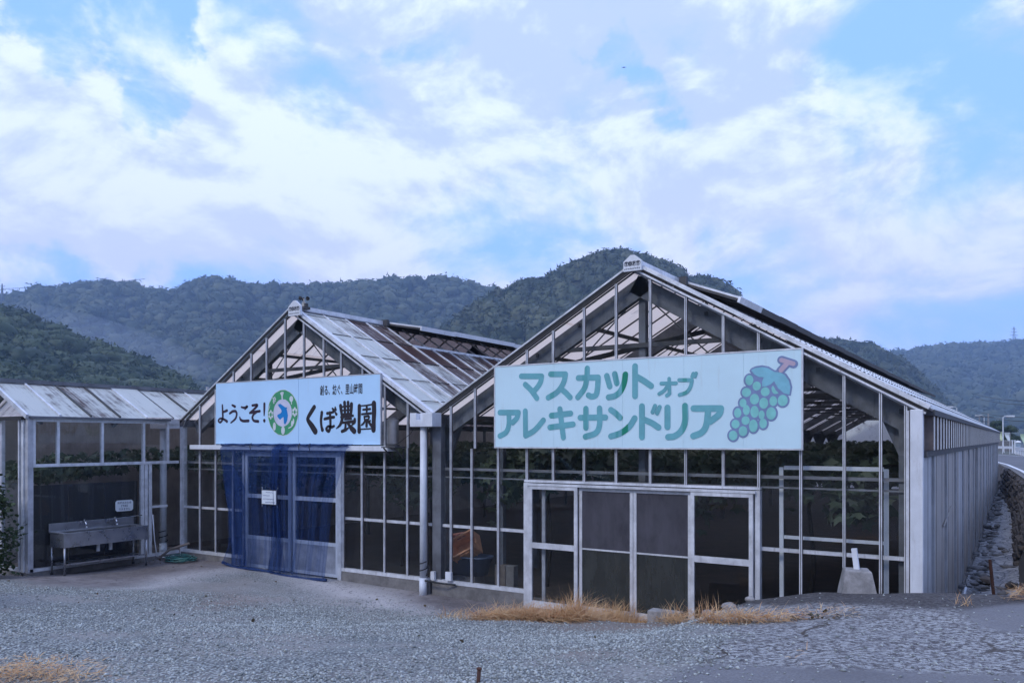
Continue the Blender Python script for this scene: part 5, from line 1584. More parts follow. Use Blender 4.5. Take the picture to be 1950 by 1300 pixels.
for s_ in ([(1034, 792), (1120, 790)], [(1080, 764), (1082, 850)], [(1082, 850), (1066, 862)], [(1074, 800), (1052, 832), (1022, 852)],
           [(1138, 772), (1212, 772)], [(1212, 774), (1204, 810), (1182, 842), (1140, 858)], [(1214, 752), (1220, 735)], [(1230, 750), (1236, 733)],
           [(984, 958), (998, 922)], [(1010, 964), (1025, 928)]):
    t.stroke([C6(*p) for p in s_], .036 if s_[0][0] != 984 and s_[0][0] != 1010 else .042)
t.mb.build('katakana_lettering', TEAL, sg)
VIO = paint('violet_outline', (.19, .25, .42)); GRP = paint('pale_green_grape', (.22, .56, .52)); LEF = paint('blue_grape_leaf', (.20, .47, .56)); PNK = paint('pink_stem', (.50, .38, .46))
grapes = [(372, 414, 50, 65), (463, 485, 52, 57), (336, 565, 57, 58), (568, 556, 55, 57), (435, 648, 58, 68), (293, 695, 44, 54), (549, 698, 55, 70), (667, 672, 47, 62), (784, 664, 60, 70), (335, 783, 43, 66), (436, 804, 52, 76), (228, 818, 46, 63), (523, 842, 38, 56), (641, 824, 60, 78), (325, 912, 52, 56), (542, 948, 47, 62), (201, 957, 52, 56), (421, 978, 54, 80), (293, 1043, 54, 64), (171, 1097, 55, 62)]
u6 = (CG(600, 500)[0] - CG(500, 500)[0]) / 100
leaf = [(395, 290), (450, 262), (530, 252), (600, 265), (680, 312), (750, 318), (810, 350), (860, 420), (880, 500), (868, 592), (800, 575), (730, 515), (690, 450), (680, 425), (640, 465), (580, 490), (530, 495), (530, 430), (552, 378), (490, 375), (430, 340)]
k = Ink(YSGN - .0025)
for x, y, a, b_ in grapes: k.ell(CG(x, y), (a + 23) * u6, (b_ + 23) * u6, 22)
cxl, cyl = 650, 410
k.poly([CG(*p) for p in ((372, 300), (390, 268), (450, 240), (530, 229), (610, 243), (682, 288), (760, 298), (828, 332), (880, 408), (903, 500), (884, 606), (800, 600), (640, 620), (560, 640), (450, 560), (420, 420), (390, 330))])
k.stroke([CG(770, 165), CG(920, 213)], 53 * u6); k.stroke([CG(840, 205), CG(755, 300)], 52 * u6)
k.poly([CG(*p) for p in ((372, 470), (470, 430), (700, 560), (650, 760), (430, 940), (250, 1040), (220, 900), (300, 700))])
k.mb.build('grape_outline', VIO, sg)
k2 = Ink(YSGN - .0050)
for x, y, a, b_ in grapes: k2.ell(CG(x, y), a * u6, b_ * u6, 22)
k2.poly([CG(*p) for p in ((664, 478), (645, 510), (650, 550), (670, 578), (695, 587), (734, 574), (700, 540))])
k2.mb.build('grape_berry', GRP, sg)
k3 = Ink(YSGN - .0072); k3.poly([CG(*p) for p in leaf]); k3.mb.build('grape_leaf', LEF, sg)
k4 = Ink(YSGN - .0078); k4.stroke([CG(770, 165), CG(915, 210)], 28 * u6); k4.stroke([CG(835, 210), CG(765, 290)], 30 * u6); k4.mb.build('grape_stem', PNK, sg)
# ---- maker's plaques on the ridges
GRY = paint('grey_print', (.03, .035, .05))
for H, pa, pb, ztop, zlow, lab in ((H2, 549, 571.5, 5.27, 4.97, 'small white house-shaped plaque on the ridge under the wind gauge'), (H3, 1187, 1221, 5.27, 5.03, 'small white house-shaped plaque on the higher-looking right-hand ridge')):
    yq = Y0 - .10; xa, xb = onY(pa, 500, yq).x, onY(pb, 500, yq).x; xm = (xa + xb) / 2; hh = ztop - zlow
    pq = thing('ridge_plaque', lab, 'sign', (xm, yq, zlow), 'plaques at the gable tops')
    MB().prism([(xa, zlow), (xb, zlow), (xb, zlow + hh * .62), (xm + .03, ztop), (xm - .03, ztop), (xa, zlow + hh * .62)], 'y', yq, yq + .05).build('plate', MAT['white_paint'], pq)
    wq = xb - xa; ik = Ink(yq - .003); zc_ = zlow + hh * .46; r0 = wq * .125
    for j in range(4):
        ik.ring((xa + wq * (.17 + .22 * j), zc_), (r0 * .84, r0 * .84), (r0 * 1.02, r0 * 1.02), 20)
    ik.mb.build('letter_ring', GRY, pq)
    for j, ch in enumerate('TOPT'):
        print_text(ch, GRY, pq, (xa + wq * (.17 + .22 * j), yq - .006, zc_ - r0 * .5), r0 * 1.5, align='CENTER', offset=.006, name='letter')
    ik = Ink(yq - .004)
    for j in range(9):
        xx = xa + wq * (.10 + .1 * j); ik.stroke([(xx - wq * .022, zlow + hh * .13), (xx + wq * .02, zlow + hh * (.15 + .02 * (j % 2)))], wq * .018)
    ik.mb.build('small_print', GRY, pq)
# wind gauge on the left ridge
x, y, z = H2.xm + .08, Y0 + .26, RZ + .10
wg = thing('wind_gauge', 'cup wind gauge standing on the left gable ridge', 'wind gauge', (x, y, z))
MB().box((x - .09, y - .07, z - .07), (x + .09, y + .09, z - .02)).build('base_plate', MAT['steel_dark'], wg)
MB().lathe((x, y, z - .018), [(.055, 0), (.045, .02), (.036, .09), (.02, .115), (.013, .12), (.013, .17)], 14).build('housing', simple('beige_cast', (.42, .38, .32), .6), wg, True)
MB().box((x + .045, y - .03, z - .018), (x + .095, y + .03, z + .05)).build('sensor_box', MAT['steel_dark'], wg)
for k in range(3):
    a = R(20 + 120 * k); c = Vector((x + .085 * math.cos(a), y + .085 * math.sin(a), z + .15))
    MB().tube([(x, y, z + .15), c], .006, 5).build('cup_arm', MAT['steel'], wg)
    v, f = ico(2); nrm = np.array([-math.sin(a), math.cos(a), 0.]); kp = (v[f].mean(1) @ nrm) > -.05
    cb = MB(); cb.add((v * .042 + np.array(c)).tolist(), f[kp].tolist()); o = cb.build('cup', MAT['gasket'], wg, True); o.modifiers.new('t', 'SOLIDIFY').thickness = .004
# steel canister on a bracket
cx_, cy_ = fx(761), Y0 - .19
tk = thing('steel_canister', 'shiny steel canister on a bracket at the right end of the lintel', 'canister', (cx_, cy_, 2.36))
MB().lathe((cx_, cy_, 2.405), [(.10, 0), (.11, .01), (.11, .44), (.085, .455), (.085, .47), (.10, .475), (.10, .485)], 22).build('drum', MAT['canister'], tk)
MB().lathe((cx_, cy_, 2.37), [(.125, 0), (.125, .03)], 22).build('base_ring', MAT['steel_dark'], tk)
bk = MB(); bk.box((cx_ - .16, cy_ - .13, 2.345), (cx_ + .16, Y0 - .035, 2.368))
for d in (-.13, .13): bk.bar((cx_ + d, cy_ - .1, 2.34), (cx_ + d, Y0 - .05, 2.16), .02, .02); bk.bar((cx_ + d, Y0 - .05, 2.34), (cx_ + d, Y0 - .05, 2.14), .02, .02)
bk.build('bracket', MAT['steel_dark'], tk)
bx = MB().tube([(cx_ + .12, cy_, 2.42), (cx_ + .3, Y0 - .05, 2.6), (cx_ + .42, Y0 - .05, 2.75)], .006, 5); bx.build('cable', MAT['gasket'], tk)

# ================================================================== BLUE NET WITH NOTICE
def net_mat(name, dens):
    m = M_(name); p = m.pos()
    df = m.n('ShaderNodeBsdfDiffuse'); m.set(df.inputs['Color'], m.mix(m.noise(p, 2, 5, .6), (.018, .042, .13), (.03, .06, .17)))
    tr = m.n('ShaderNodeBsdfTransparent'); m.set(tr.inputs['Color'], (.78, .84, .95))
    lw = m.n('ShaderNodeLayerWeight'); lw.inputs['Blend'].default_value = .35
    f = m.math('ADD', m.math('MULTIPLY', lw.outputs['Facing'], .5), m.ramp(m.noise(p, 3.0, 5, .65), .3, .7, dens * .75, dens * 1.2), True)
    x = m.n('ShaderNodeMixShader'); m.l(f, x.inputs[0]); m.l(tr.outputs[0], x.inputs[1]); m.l(df.outputs[0], x.inputs[2])
    return m.done(x.outputs[0])
NETM, NETD = net_mat('blue_net', .25), net_mat('gathered_blue_net', .46)
nt = thing('insect_net', 'blue insect net draped over the lintel and double door', 'net', (fx(556), Y0 - .25, -.1))
def sheet(prof, nx_, mat, folds, amp, seed, y_off=0.0, name='net_sheet'):
    """prof: (z, xl px, xr px) from the top down; folds run downwards"""
    r_ = np.random.default_rng(seed); zs = np.linspace(prof[0][0], prof[-1][0], 26)
    zz = [p[0] for p in prof][::-1]; L_ = [p[1] for p in prof][::-1]; R_ = [p[2] for p in prof][::-1]
    ph = r_.uniform(0, 6.28, 4); b = MB(); V = []
    for i, z in enumerate(zs):
        xl, xr = fx(np.interp(z, zz, L_)), fx(np.interp(z, zz, R_)); f = min(1, i / 8)
        for j in range(nx_ + 1):
            s = j / nx_; wv = math.sin(s * folds * 6.28 + ph[0] + .8 * math.sin(z * 1.3 + ph[1])) + .5 * math.sin(s * folds * 2.3 * 6.28 + ph[2] + z * .6) + .3 * math.sin(s * folds * 4.1 * 6.28 + ph[3])
            y = Y0 - .215 + y_off - f * .07 - wv * amp * (.25 + .75 * f)
            if z > 2.37: y = Y0 - .17 + y_off * .3 + (z - 2.37) * 2.2
            x = xl + (xr - xl) * s + wv * .012 * f
            V.append((x, y, z + (.02 * math.sin(s * 9 + ph[1]) if i == 25 else 0)))
    F = [(i * (nx_ + 1) + j, i * (nx_ + 1) + j + 1, (i + 1) * (nx_ + 1) + j + 1, (i + 1) * (nx_ + 1) + j) for i in range(25) for j in range(nx_)]
    b.add(V, F); return b.build(name, mat, nt, True)
sheet([(2.41, 434, 562), (2.28, 436, 566), (1.6, 447, 562), (1.0, 456, 560), (.3, 458, 562), (-.13, 444, 566)], 70, NETM, 4, .035, 3)
sheet([(2.41, 535, 679), (2.28, 537, 677), (1.9, 545, 671), (1.3, 548, 656), (.6, 549, 650), (-.15, 536, 643)], 70, NETM, 4, .035, 8, -.03)
sheet([(1.95, 443, 462), (1.5, 449, 488), (1.0, 457, 489), (.3, 461, 490), (-.12, 462, 492)], 26, NETD, 2, .03, 5, -.02, 'net_fold')
sheet([(2.39, 540, 554), (1.2, 544, 556), (.3, 542, 562), (-.14, 535, 560)], 18, NETD, 2, .03, 6, -.07, 'net_fold')
hem = MB()
pts = [(fx(p), Y0 - .30 + .03 * math.sin(p * .3), z) for p, z in ((444, -.10), (470, -.16), (500, -.15), (530, -.17), (560, -.19), (600, -.20), (645, -.17))]
hem.tube(catmull(pts, 5), .030, 7); hem.build('net_hem', NETD, nt, True)
rl = MB(); rl.tube([(fx(p), Y0 - .175 + .012 * math.sin(p), 2.385 + .008 * math.sin(p * .21)) for p in range(434, 681, 8)], .022, 7); rl.build('rolled_edge', NETD, nt, True)
for px in (492, 584, 604):
    MB().tube([(fx(px), Y0 - .18, 2.42), (fx(px), Y0 - .22, 2.36), (fx(px) + .02, Y0 - .21, 2.26)], .009, 5).build('net_tie', MAT['gasket'], nt)
yn = Y0 - .385
nx0, nx1 = onY(498.5, 945, yn).x, onY(526, 945, yn).x; z0, z1 = onY(512, 959.5, yn).z, onY(512, 933.5, yn).z
nc = thing('paper_notice', 'small white printed notice tied to the blue net', 'notice', ((nx0 + nx1) / 2, yn, z0))
MB().box((nx0, yn, z0), (nx1, yn + .004, z1)).build('paper', paint('paper', (.66, .70, .74), var=.04), nc)
MB().box((nx0 - .012, yn + .0045, z0 - .012), (nx1 + .02, yn + .007, z1 + .012)).build('backing_sleeve', MAT['gasket'], nc)
ik = Ink(yn - .001); nw, nh = nx1 - nx0, z1 - z0; rr = np.random.default_rng(2)
for fy, a, b in ((.86, .28, .75), (.62, .08, .55), (.38, .08, .86), (.14, .26, .90)):
    q = a
    while q < b:
        l_ = rr.uniform(.02, .06); ik.stroke([(nx0 + nw * q, z0 + nh * (fy + rr.uniform(-.015, .015))), (nx0 + nw * (q + l_), z0 + nh * (fy + rr.uniform(-.015, .015)))], nh * .022, False); q += l_ + .015
ik.mb.build('printed_lines', paint('blue_grey_print', (.10, .13, .26)), nc)
for sx_, sz_ in ((-1, 1), (1, 1), (-1, -1), (1, -1)):
    c = Vector(((nx0 + nx1) / 2 + sx_ * nw * .48, yn + .006, (z0 + z1) / 2 + sz_ * nh * .48))
    MB().tube([c, c + Vector((sx_ * .03, .02, sz_ * .07))], .004, 4).build('tie_string', MAT['pipe'], nc)

# ================================================================== SINK AND THINGS AT THE SMALL HOUSE
xb_, xf_ = XV1 + .09, XV1 + .62; ya, yb = 8.20, 9.96; zg = -.13; zt = .70
sk = thing('outdoor_sink', 'long stainless steel sink on legs with splashback and two taps', 'sink', ((xb_ + xf_) / 2, (ya + yb) / 2, zg))
b = MB(); b.box((xb_, ya, zt - .03), (xb_ + .12, yb, zt)); b.box((xf_ - .035, ya, zt - .04), (xf_, yb, zt)); b.box((xb_ + .12, ya, zt - .03), (xf_ - .035, ya + .10, zt)); b.box((xb_ + .12, yb - .10, zt - .03), (xf_ - .035, yb, zt))
b.build('rim', MAT['stainless'], sk, bevel=.004)
b = MB(); b.box((xf_ - .03, ya + .01, .42), (xf_ - .006, yb - .01, zt - .041)); b.box((xb_ + .02, ya + .01, .42), (xf_ - .03, ya + .03, zt - .031)); b.box((xb_ + .02, yb - .03, .42), (xf_ - .03, yb - .01, zt - .031))
b.box((xb_ + .02, ya + .03, .42), (xf_ - .03, yb - .03, .44)); b.box((xb_ + .02, ya + .03, .44), (xb_ + .04, yb - .03, zt - .031)); b.box((xb_ + .14, 9.08, .44), (xf_ - .05, 9.11, zt - .06))
b.build('basin', MAT['stainless'], sk)
MB().box((xb_ - .012, ya, zt - .02), (xb_ + .0, yb, zt + .155)).build('splashback', MAT['stainless'], sk, bevel=.003)
for x in (xb_ + .04, xf_ - .03):
    for y in (ya + .035, yb - .035):
        l = MB().tube([(x, y, zg + .03), (x, y, .42)], .019, 10).build('leg', MAT['stainless'], sk, True)
        MB().lathe((x, y, zg - .01), [(.026, 0), (.026, .02), (.02, .04)], 10).build('foot', MAT['rubber'], l)
MB().box((xb_ + .05, ya + .06, .075), (xf_ - .05, yb - .06, .10)).build('undershelf', MAT['stainless'], sk)
for y in (9.02, 9.28):
    MB().tube([(xb_ + .28, y, .42), (xb_ + .28, y, .25)], .035, 10).build('waste_pipe', MAT['pipe'], sk)
pz = zt + .14
MB().tube([(XV1 + .075, 8.75, pz - .0), (XV1 + .075, 9.7, pz + .01), (XV1 + .085, 10.15, pz + .03)], .013, 8).build('supply_pipe', MAT['chrome'], sk)
for y in (8.86, 9.50):
    tp = MB().tube([(xb_ - .01, y, pz), (xb_ + .07, y, pz), (xb_ + .12, y, pz - .015), (xb_ + .15, y, pz - .075)], .017, 8).build('tap', MAT['chrome'], sk, True)
    MB().lathe((xb_ + .07, y, pz + .016), [(.010, 0), (.010, .02), (.028, .024), (.028, .036)], 10).build('handle', MAT['chrome'], tp)
    MB().tube([(xb_ + .15, y, pz - .076), (xb_ + .152, y, pz - .115)], .016, 8).build('nozzle', MAT['pipe'], tp)
# water warning plate
xs_ = XV1 + .065; y0_, y1_ = onX(220, 950, xs_).y, onX(253.5, 950, xs_).y; z0, z1 = .985, 1.215
wp = thing('warning_plate', 'white plate with clipped corners and three printed lines above the sink', 'sign', (xs_, (y0_ + y1_) / 2, z0))
c_ = .035
MB().prism([(y0_ + c_, z0), (y1_ - c_, z0), (y1_, z0 + c_), (y1_, z1 - c_), (y1_ - c_, z1), (y0_ + c_, z1), (y0_, z1 - c_), (y0_, z0 + c_)], 'x', xs_ - .006, xs_).build('plate', paint('white_plate', (.66, .69, .70), var=.05), wp)
for line, z in (('井戸水のため', z1 - .072), ('【飲用】', z1 - .138), ('できません', z1 - .205)):
    o = print_text(line, paint('navy_print', (.03, .04, .09)), wp, (xs_ + .002, (y0_ + y1_) / 2, z), .052, (R(90), 0, R(90)), align='CENTER', offset=.001)
# green hose coil, dark stick, riser pipe
hc = onZ(345, 1066, -.13); pts = []
for i in range(220):
    a = i * .21; r0 = .27 + .07 * math.sin(i * .37) + .03 * math.sin(i * .11)
    pts.append((hc.x + r0 * 1.15 * math.cos(a) + .04 * math.sin(i * .05), hc.y - .02 + r0 * .8 * math.sin(a), float(gz(hc.x, hc.y)) + .03 + .012 * (i // 30) + .008 * math.sin(i * .9)))
hs = MB().tube(pts, .011, 6)
tag(hs.build('garden_hose', simple('green_hose', (.045, .17, .15), .45, 0, .2, 9), smooth=True, origin=pts[0]), 'green garden hose lying coiled on the concrete by the downpipe', 'hose')
p0, p1 = onY(303, 1060, Y0 - .75), onY(361, 1034, Y0 - .40)
tag(MB().tube([p0 + Vector((0, 0, -.02)), p0.lerp(p1, .35) + Vector((0, 0, .06)), p1], .028, 7).build('stick', MAT['wood'], origin=p0), 'dark wooden stick leaning against the left white downpipe', 'stick')
rp = MB().tube([(XV1 + .09, ys(286), .86), (XV1 + .10, ys(289), .30), (XV1 + .11, ys(293), -.06), (XV1 + .2, ys(303), -.09), (XV1 + .3, ys(316), -.06)], .012, 6)
tag(rp.build('water_pipe', MAT['alu'], smooth=True, origin=(XV1 + .1, ys(290), -.1)), 'thin water pipe running down beside the sink to the ground', 'pipe')

# ================================================================== SHRUB, LEAVES, STRAW
leaf_shape = np.array([(0, 0, 0), (.34, .12, .05), (.42, .52, .02), (0, 1.0, -.10), (-.42, .52, .02), (-.34, .12, .05)], float)
leaf_tri = np.array([(0, 1, 3), (1, 2, 3), (0, 3, 5), (5, 3, 4)])
vine_shape = np.array([(0, 0, 0), (.45, -.12, -.04), (.36, .2, .03), (.55, .52, -.08), (.2, .62, .03), (0, 1.0, -.12), (-.2, .62, .03), (-.55, .52, -.08), (-.36, .2, .03), (-.45, -.12, -.04)], float)
vine_tri = np.array([(0, 1, 2), (0, 2, 4), (2, 3, 4), (0, 4, 5), (0, 5, 6), (0, 6, 8), (6, 7, 8), (0, 8, 9)])
def leaves(name, P, size, mat, seed, shape=leaf_shape, tri=leaf_tri, droop=.5, parent=None):
    r_ = np.random.default_rng(seed); n = len(P); L = shape[None] * size[:, None, None]
    a = r_.uniform(0, 6.28, n); tl = r_.normal(-droop, .55, n); ro = r_.normal(0, .5, n)
    x, y, z = L[..., 0], L[..., 1], L[..., 2]
    x, z = x * np.cos(ro)[:, None] - z * np.sin(ro)[:, None], x * np.sin(ro)[:, None] + z * np.cos(ro)[:, None]
    y, z = y * np.cos(tl)[:, None] - z * np.sin(tl)[:, None], y * np.sin(tl)[:, None] + z * np.cos(tl)[:, None]
    x, y = x * np.cos(a)[:, None] - y * np.sin(a)[:, None], x * np.sin(a)[:, None] + y * np.cos(a)[:, None]
    V = (np.stack([x, y, z], -1) + P[:, None]).reshape(-1, 3); m = len(shape)
    F = (tri[None] + (np.arange(n) * m)[:, None, None]).reshape(-1, 3)
    T = np.repeat(np.clip(r_.normal(.3, .3, n), 0, 1), m)
    o = np_mesh(name, V, F, mat, False, {'tint': np.stack([T, T, T, np.ones_like(T)], -1)})
    if parent is not None: o.parent = parent; o.location = -wloc(parent)
    return o
r_ = np.random.default_rng(14)
bc = np.array([XV1 - .05, 7.05, -.2])
sh = thing('shrub', 'dark leafy shrub at the corner of the small greenhouse', 'shrub', tuple(bc))
P = []
for k in range(60):
    a = r_.uniform(0, 6.28); z = r_.uniform(.3, 1.85); rr_ = .58 * math.sin(min(1, (z + .35) / 1.9) * 2.6) + .06
    c = np.array([math.cos(a) * rr_ * r_.uniform(.4, 1.0), math.sin(a) * rr_ * r_.uniform(.4, 1.0), z])
    P.append(c + r_.normal(0, .10, (42, 3)))
P = np.vstack(P) + bc
leaves('foliage', P, r_.uniform(.05, .095, len(P)), MAT['bush'], 3, droop=.2, parent=sh)
b = MB()
for k in range(7):
    a = 6.28 * k / 7; b.tube([tuple(bc + np.array([.03 * math.cos(a), .03 * math.sin(a), -.05])), tuple(bc + np.array([.2 * math.cos(a), .2 * math.sin(a), .8])), tuple(bc + np.array([.42 * math.cos(a), .42 * math.sin(a), 1.6]))], .016, 6, r1=.005)
b.build('stem', MAT['bark'], sh)
# grape vines on the wires under the glass
V_ = []; S_ = []
def canopy(x0, x1, y0, y1, n, z0, z1, s0, s1):
    x = r_.uniform(x0, x1, n); y = y0 + (y1 - y0) * r_.uniform(0, 1, n) ** 1.4
    und = .14 * np.sin(x * 1.3 + y * .4) + .10 * np.sin(y * 1.1 + x)
    V_.append(np.stack([x, y, r_.uniform(z0, z1, n) + und * .7], -1)); S_.append(r_.uniform(s0, s1, n))
for x0, x1 in ((XV1 + .3, XV2 - .3), (XV2 + .3, XR - .6)):
    canopy(x0, x1, 12.0, 46, 9000, 2.0, 2.28, .12, .24)
    canopy(x0, x1, 12.0, 20, 2600, 1.75, 2.1, .12, .22)
    for k in range(26):          # shoots hanging near the front glass
        c = np.array([r_.uniform(x0, x1), r_.uniform(11.75, 12.6), r_.uniform(1.45, 1.85)])
        n = int(r_.integers(8, 22)); V_.append(c + r_.normal(0, 1, (n, 3)) * np.array([.16, .10, .14])); S_.append(r_.uniform(.16, .27, n))
canopy(XV1 - 2.5, XV1 - .2, 8.2, 30, 3000, 1.72, 2.15, .10, .20)
V_ = np.vstack(V_); S_ = np.concatenate(S_)
vn = leaves('grape_vines', V_, S_, MAT['vine'], 5, vine_shape, vine_tri, .45); vn['kind'] = 'stuff'
for i, (x, y) in enumerate(((XV1 + 1.6, 12.9), (XV1 + 4.6, 13.4), (XV2 + 1.3, 13.0), (XV2 + 3.0, 14.2), (XV2 + 6.0, 13.2), (XV2 + 4.6, 17))):
    g = MB().tube([(x, y, -.3), (x + .06, y + .05, .6), (x - .03, y + .1, 1.4), (x + .1, y, 2.05)], .045, 7, r1=.025)
    for s_ in (-1, 1): g.tube([(x + .1, y, 2.0), (x + .1 + s_ * .6, y + .1, 2.1), (x + .1 + s_ * 1.3, y, 2.1)], .02, 5)
    tag(g.build('vine_trunk', MAT['bark'], smooth=True, origin=(x, y, -.3)), 'dark grape vine trunk ' + ('nearest the small greenhouse, left of the net-hung door', 'behind the glass right of the net-hung door', 'behind the tipped orange crate', 'behind the left leaf of the big sliding doors', 'behind the spare white frame', 'deepest inside, behind the screened door leaves')[i], 'vine', 'grape vines under the glass')
# dry straw along the foot of the doors
def straw(name, segs, seed):
    r_ = np.random.default_rng(seed); V, F, T = [], [], []; o_ = 0
    for (pxa, pya, pxb, pyb, n, ln, up, spread) in segs:
        A_, B_ = ground_hit(pxa, pya), ground_hit(pxb, pyb)
        for k in range(n):
            s = r_.uniform(0, 1); x = A_[0] + (B_[0] - A_[0]) * s + r_.normal(0, spread); y = A_[1] + (B_[1] - A_[1]) * s + r_.normal(0, spread)
            z = float(gz(x, y)); l_ = ln * r_.uniform(.4, 1.3); a = r_.uniform(0, 6.28); e = np.clip(r_.normal(up, .35), .02, 1.45); w = r_.uniform(.0014, .0038)
            d = np.array([math.cos(a) * math.cos(e), math.sin(a) * math.cos(e), math.sin(e)]); side = np.array([-math.sin(a), math.cos(a), .3]) * w
            hgt = np.array([0, 0, r_.uniform(0, .10) * (1.2 - up)])
            p0 = np.array([x, y, z - .01]) + hgt; p1 = p0 + d * l_ * .5; p2 = p0 + d * l_ * .85 + np.array([d[0], d[1], -.5]) * l_ * .22 * r_.uniform(.3, 1.2)
            V += [p0 - side, p0 + side, p1 - side * .8, p1 + side * .8, p2]; F += [(o_, o_ + 1, o_ + 3), (o_, o_ + 3, o_ + 2), (o_ + 2, o_ + 3, o_ + 4)]; o_ += 5
            T += [r_.uniform(0, 1)] * 5
    T = np.array(T); o = np_mesh(name, np.array(V), np.array(F), MAT['straw'], False, {'tint': np.stack([T, T, T, np.ones_like(T)], -1)}); o['kind'] = 'stuff'
    return o
straw('dry_grass', [(905, 1180, 1010, 1174, 1500, .30, .12, .12), (1000, 1180, 1110, 1179, 2000, .36, .30, .11), (1085, 1179, 1205, 1180, 3000, .52, .62, .12), (1190, 1181, 1300, 1186, 1900, .34, .30, .09),
                    (1335, 1184, 1420, 1186, 420, .24, .22, .07), (1335, 1184, 1365, 1184, 50, .34, .9, .05), (1400, 1185, 1500, 1183, 380, .2, .12, .05), (1490, 1182, 1620, 1172, 200, .12, .1, .05),
                    (0, 1286, 60, 1290, 600, .10, .05, .14), (60, 1293, 170, 1299, 420, .10, .06, .12), (840, 1176, 900, 1178, 120, .2, .7, .08),
                    (1828, 1152, 1840, 1154, 20, .18, .9, .03), (1925, 1142, 1950, 1138, 130, .16, .1, .06), (1500, 1262, 1530, 1250, 10, .1, .3, .05)], 6)
# weeds and fallen leaves along the foot of the walls
wv_ = []
for (pa, ya_, pb, yb_, n) in ((735, 1108, 815, 1122, 130), (640, 1100, 700, 1106, 30), (905, 1140, 1000, 1150, 60), (400, 1062, 450, 1070, 20), (1440, 1180, 1600, 1178, 40), (250, 1075, 330, 1068, 30)):
    for k in range(n):
        s_ = r_.uniform(0, 1); g = ground_hit(pa + (pb - pa) * s_, ya_ + (yb_ - ya_) * s_)
        x, y = g[0] + r_.normal(0, .06), g[1] + r_.normal(0, .05); wv_.append((x, y, float(gz(x, y)) + r_.uniform(.0, .05)))
for k in range(70):
    x, y = r_.uniform(-15, -3), r_.uniform(5, 10.6); wv_.append((x, y, float(gz(x, y)) + .012))
wd = leaves('weeds_and_leaf_litter', np.array(wv_), r_.uniform(.02, .06, len(wv_)), leaf_mat('litter_leaf', ((.05, .055, .025), (.10, .065, .035), (.16, .11, .06)), .2, 3.0), 8, droop=.1); wd['kind'] = 'stuff'
# ================================================================== LOOSE THINGS IN THE YARD
# concrete block with a cut-off post
bx_, by_ = onY(1632, 1125, 9.62).x, 9.62; bz = float(gz(bx_, by_)) - .06
cb = thing('concrete_block', 'tapered concrete block with a cut-off white post stub in front of the right gable', 'block', (bx_, by_, bz))
hh = onY(1632, 1083, by_).z - bz; w0, w1 = .205, .135
b = MB(); ang_ = R(18); ca, sa = math.cos(ang_), math.sin(ang_)
def rr2(x, y): return (bx_ + x * ca - y * sa, by_ + x * sa + y * ca)
lv = [(0, w0), (hh * .5, (w0 + w1) / 2 + .006), (hh * .97, w1), (hh, w1 - .015)]
vs = []; 
for z, w in lv:
    for x, y in ((-w, -w), (0, -w - .004), (w, -w), (w + .004, 0), (w, w), (-w, w)): q = rr2(x, y); vs.append((q[0] + r_.normal(0, .004), q[1] + r_.normal(0, .004), bz + z + r_.normal(0, .003)))
fs = [tuple(range(5, -1, -1)), tuple(18 + i for i in range(6))]
for l in range(3): fs += [(l * 6 + i, l * 6 + (i + 1) % 6, l * 6 + 6 + (i + 1) % 6, l * 6 + 6 + i) for i in range(6)]
b.add(vs, fs); b.build('block_body', MAT['concrete_pale'], cb, bevel=.008)
q = rr2(0, 0); MB().bar((q[0], q[1], bz + hh - .02), (q[0] - .03, q[1], bz + hh + .23), .055, .055, (0, 1, 0)).build('post_stub', MAT['white_paint'], cb)
# stones on the bank
for i, (px, py, s, l) in enumerate(((1383, 1134, .0, ''), (1388, 1140, .075, 'grey stone lying on the bank left of the concrete block'), (1350, 1148, .07, 'small grey stone furthest from the concrete block'), (1428, 1138, .05, 'pebble-sized stone between the grey stone and the concrete block'))):
    if not l: continue
    X, Y = onY(px, py, 9.45).x, 9.45; z = float(gz(X, Y)); v, f = ico(2); v = v * (1 + r_.normal(0, .07, (len(v), 1)))
    bb = MB(); bb.add([(X + a * s * 1.25, Y + c * s, z + d * s * .75 + .02) for a, c, d in v], f.tolist())
    tag(bb.build('stone', MAT['concrete_pale'], smooth=True, origin=(X, Y, z)), l, 'stone')
# kerb stone end by the doors
kx0, kx1 = onY(1238, 1165, 9.85).x, onY(1296, 1165, 9.85).x
tag(MB().box((kx0, 9.75, -.25), (kx1, 9.95, onY(1280, 1167, 9.75).z)).build('kerb_piece', MAT['concrete_pale'], origin=(kx0, 9.8, -.25), bevel=.01), 'short concrete kerb piece at the end of the dry grass', 'kerb')
# rusty stake near the viewer
sx_, sy_ = ground_hit(909, 1299); t_ = Vector((sx_, sy_, float(gz(sx_, sy_)))); tb = at_t(912.5, 1273, (t_ - EYE).dot(FW))
st = thing('iron_stake', 'rusty iron stake sticking out of the gravel', 'stake', t_)
MB().tube([t_ - Vector((0, 0, .1)), tb], .0135, 10).build('shaft', MAT['rust'], st, True)
MB().lathe(tb, [(.0165, -.004), (.019, 0), (.018, .008), (.008, .012)], 10).build('head', MAT['rust'], st, True)
# slab step by the shrub
sl_ = onZ(40, 1097, -.2)
tag(MB().box((XV1 - .65, 7.35, -.3), (XV1 + .2, 7.72, -.10)).build('step_slab', MAT['concrete'], origin=(XV1, 7.5, -.3), bevel=.02), 'rough concrete slab in front of the small greenhouse corner', 'slab')
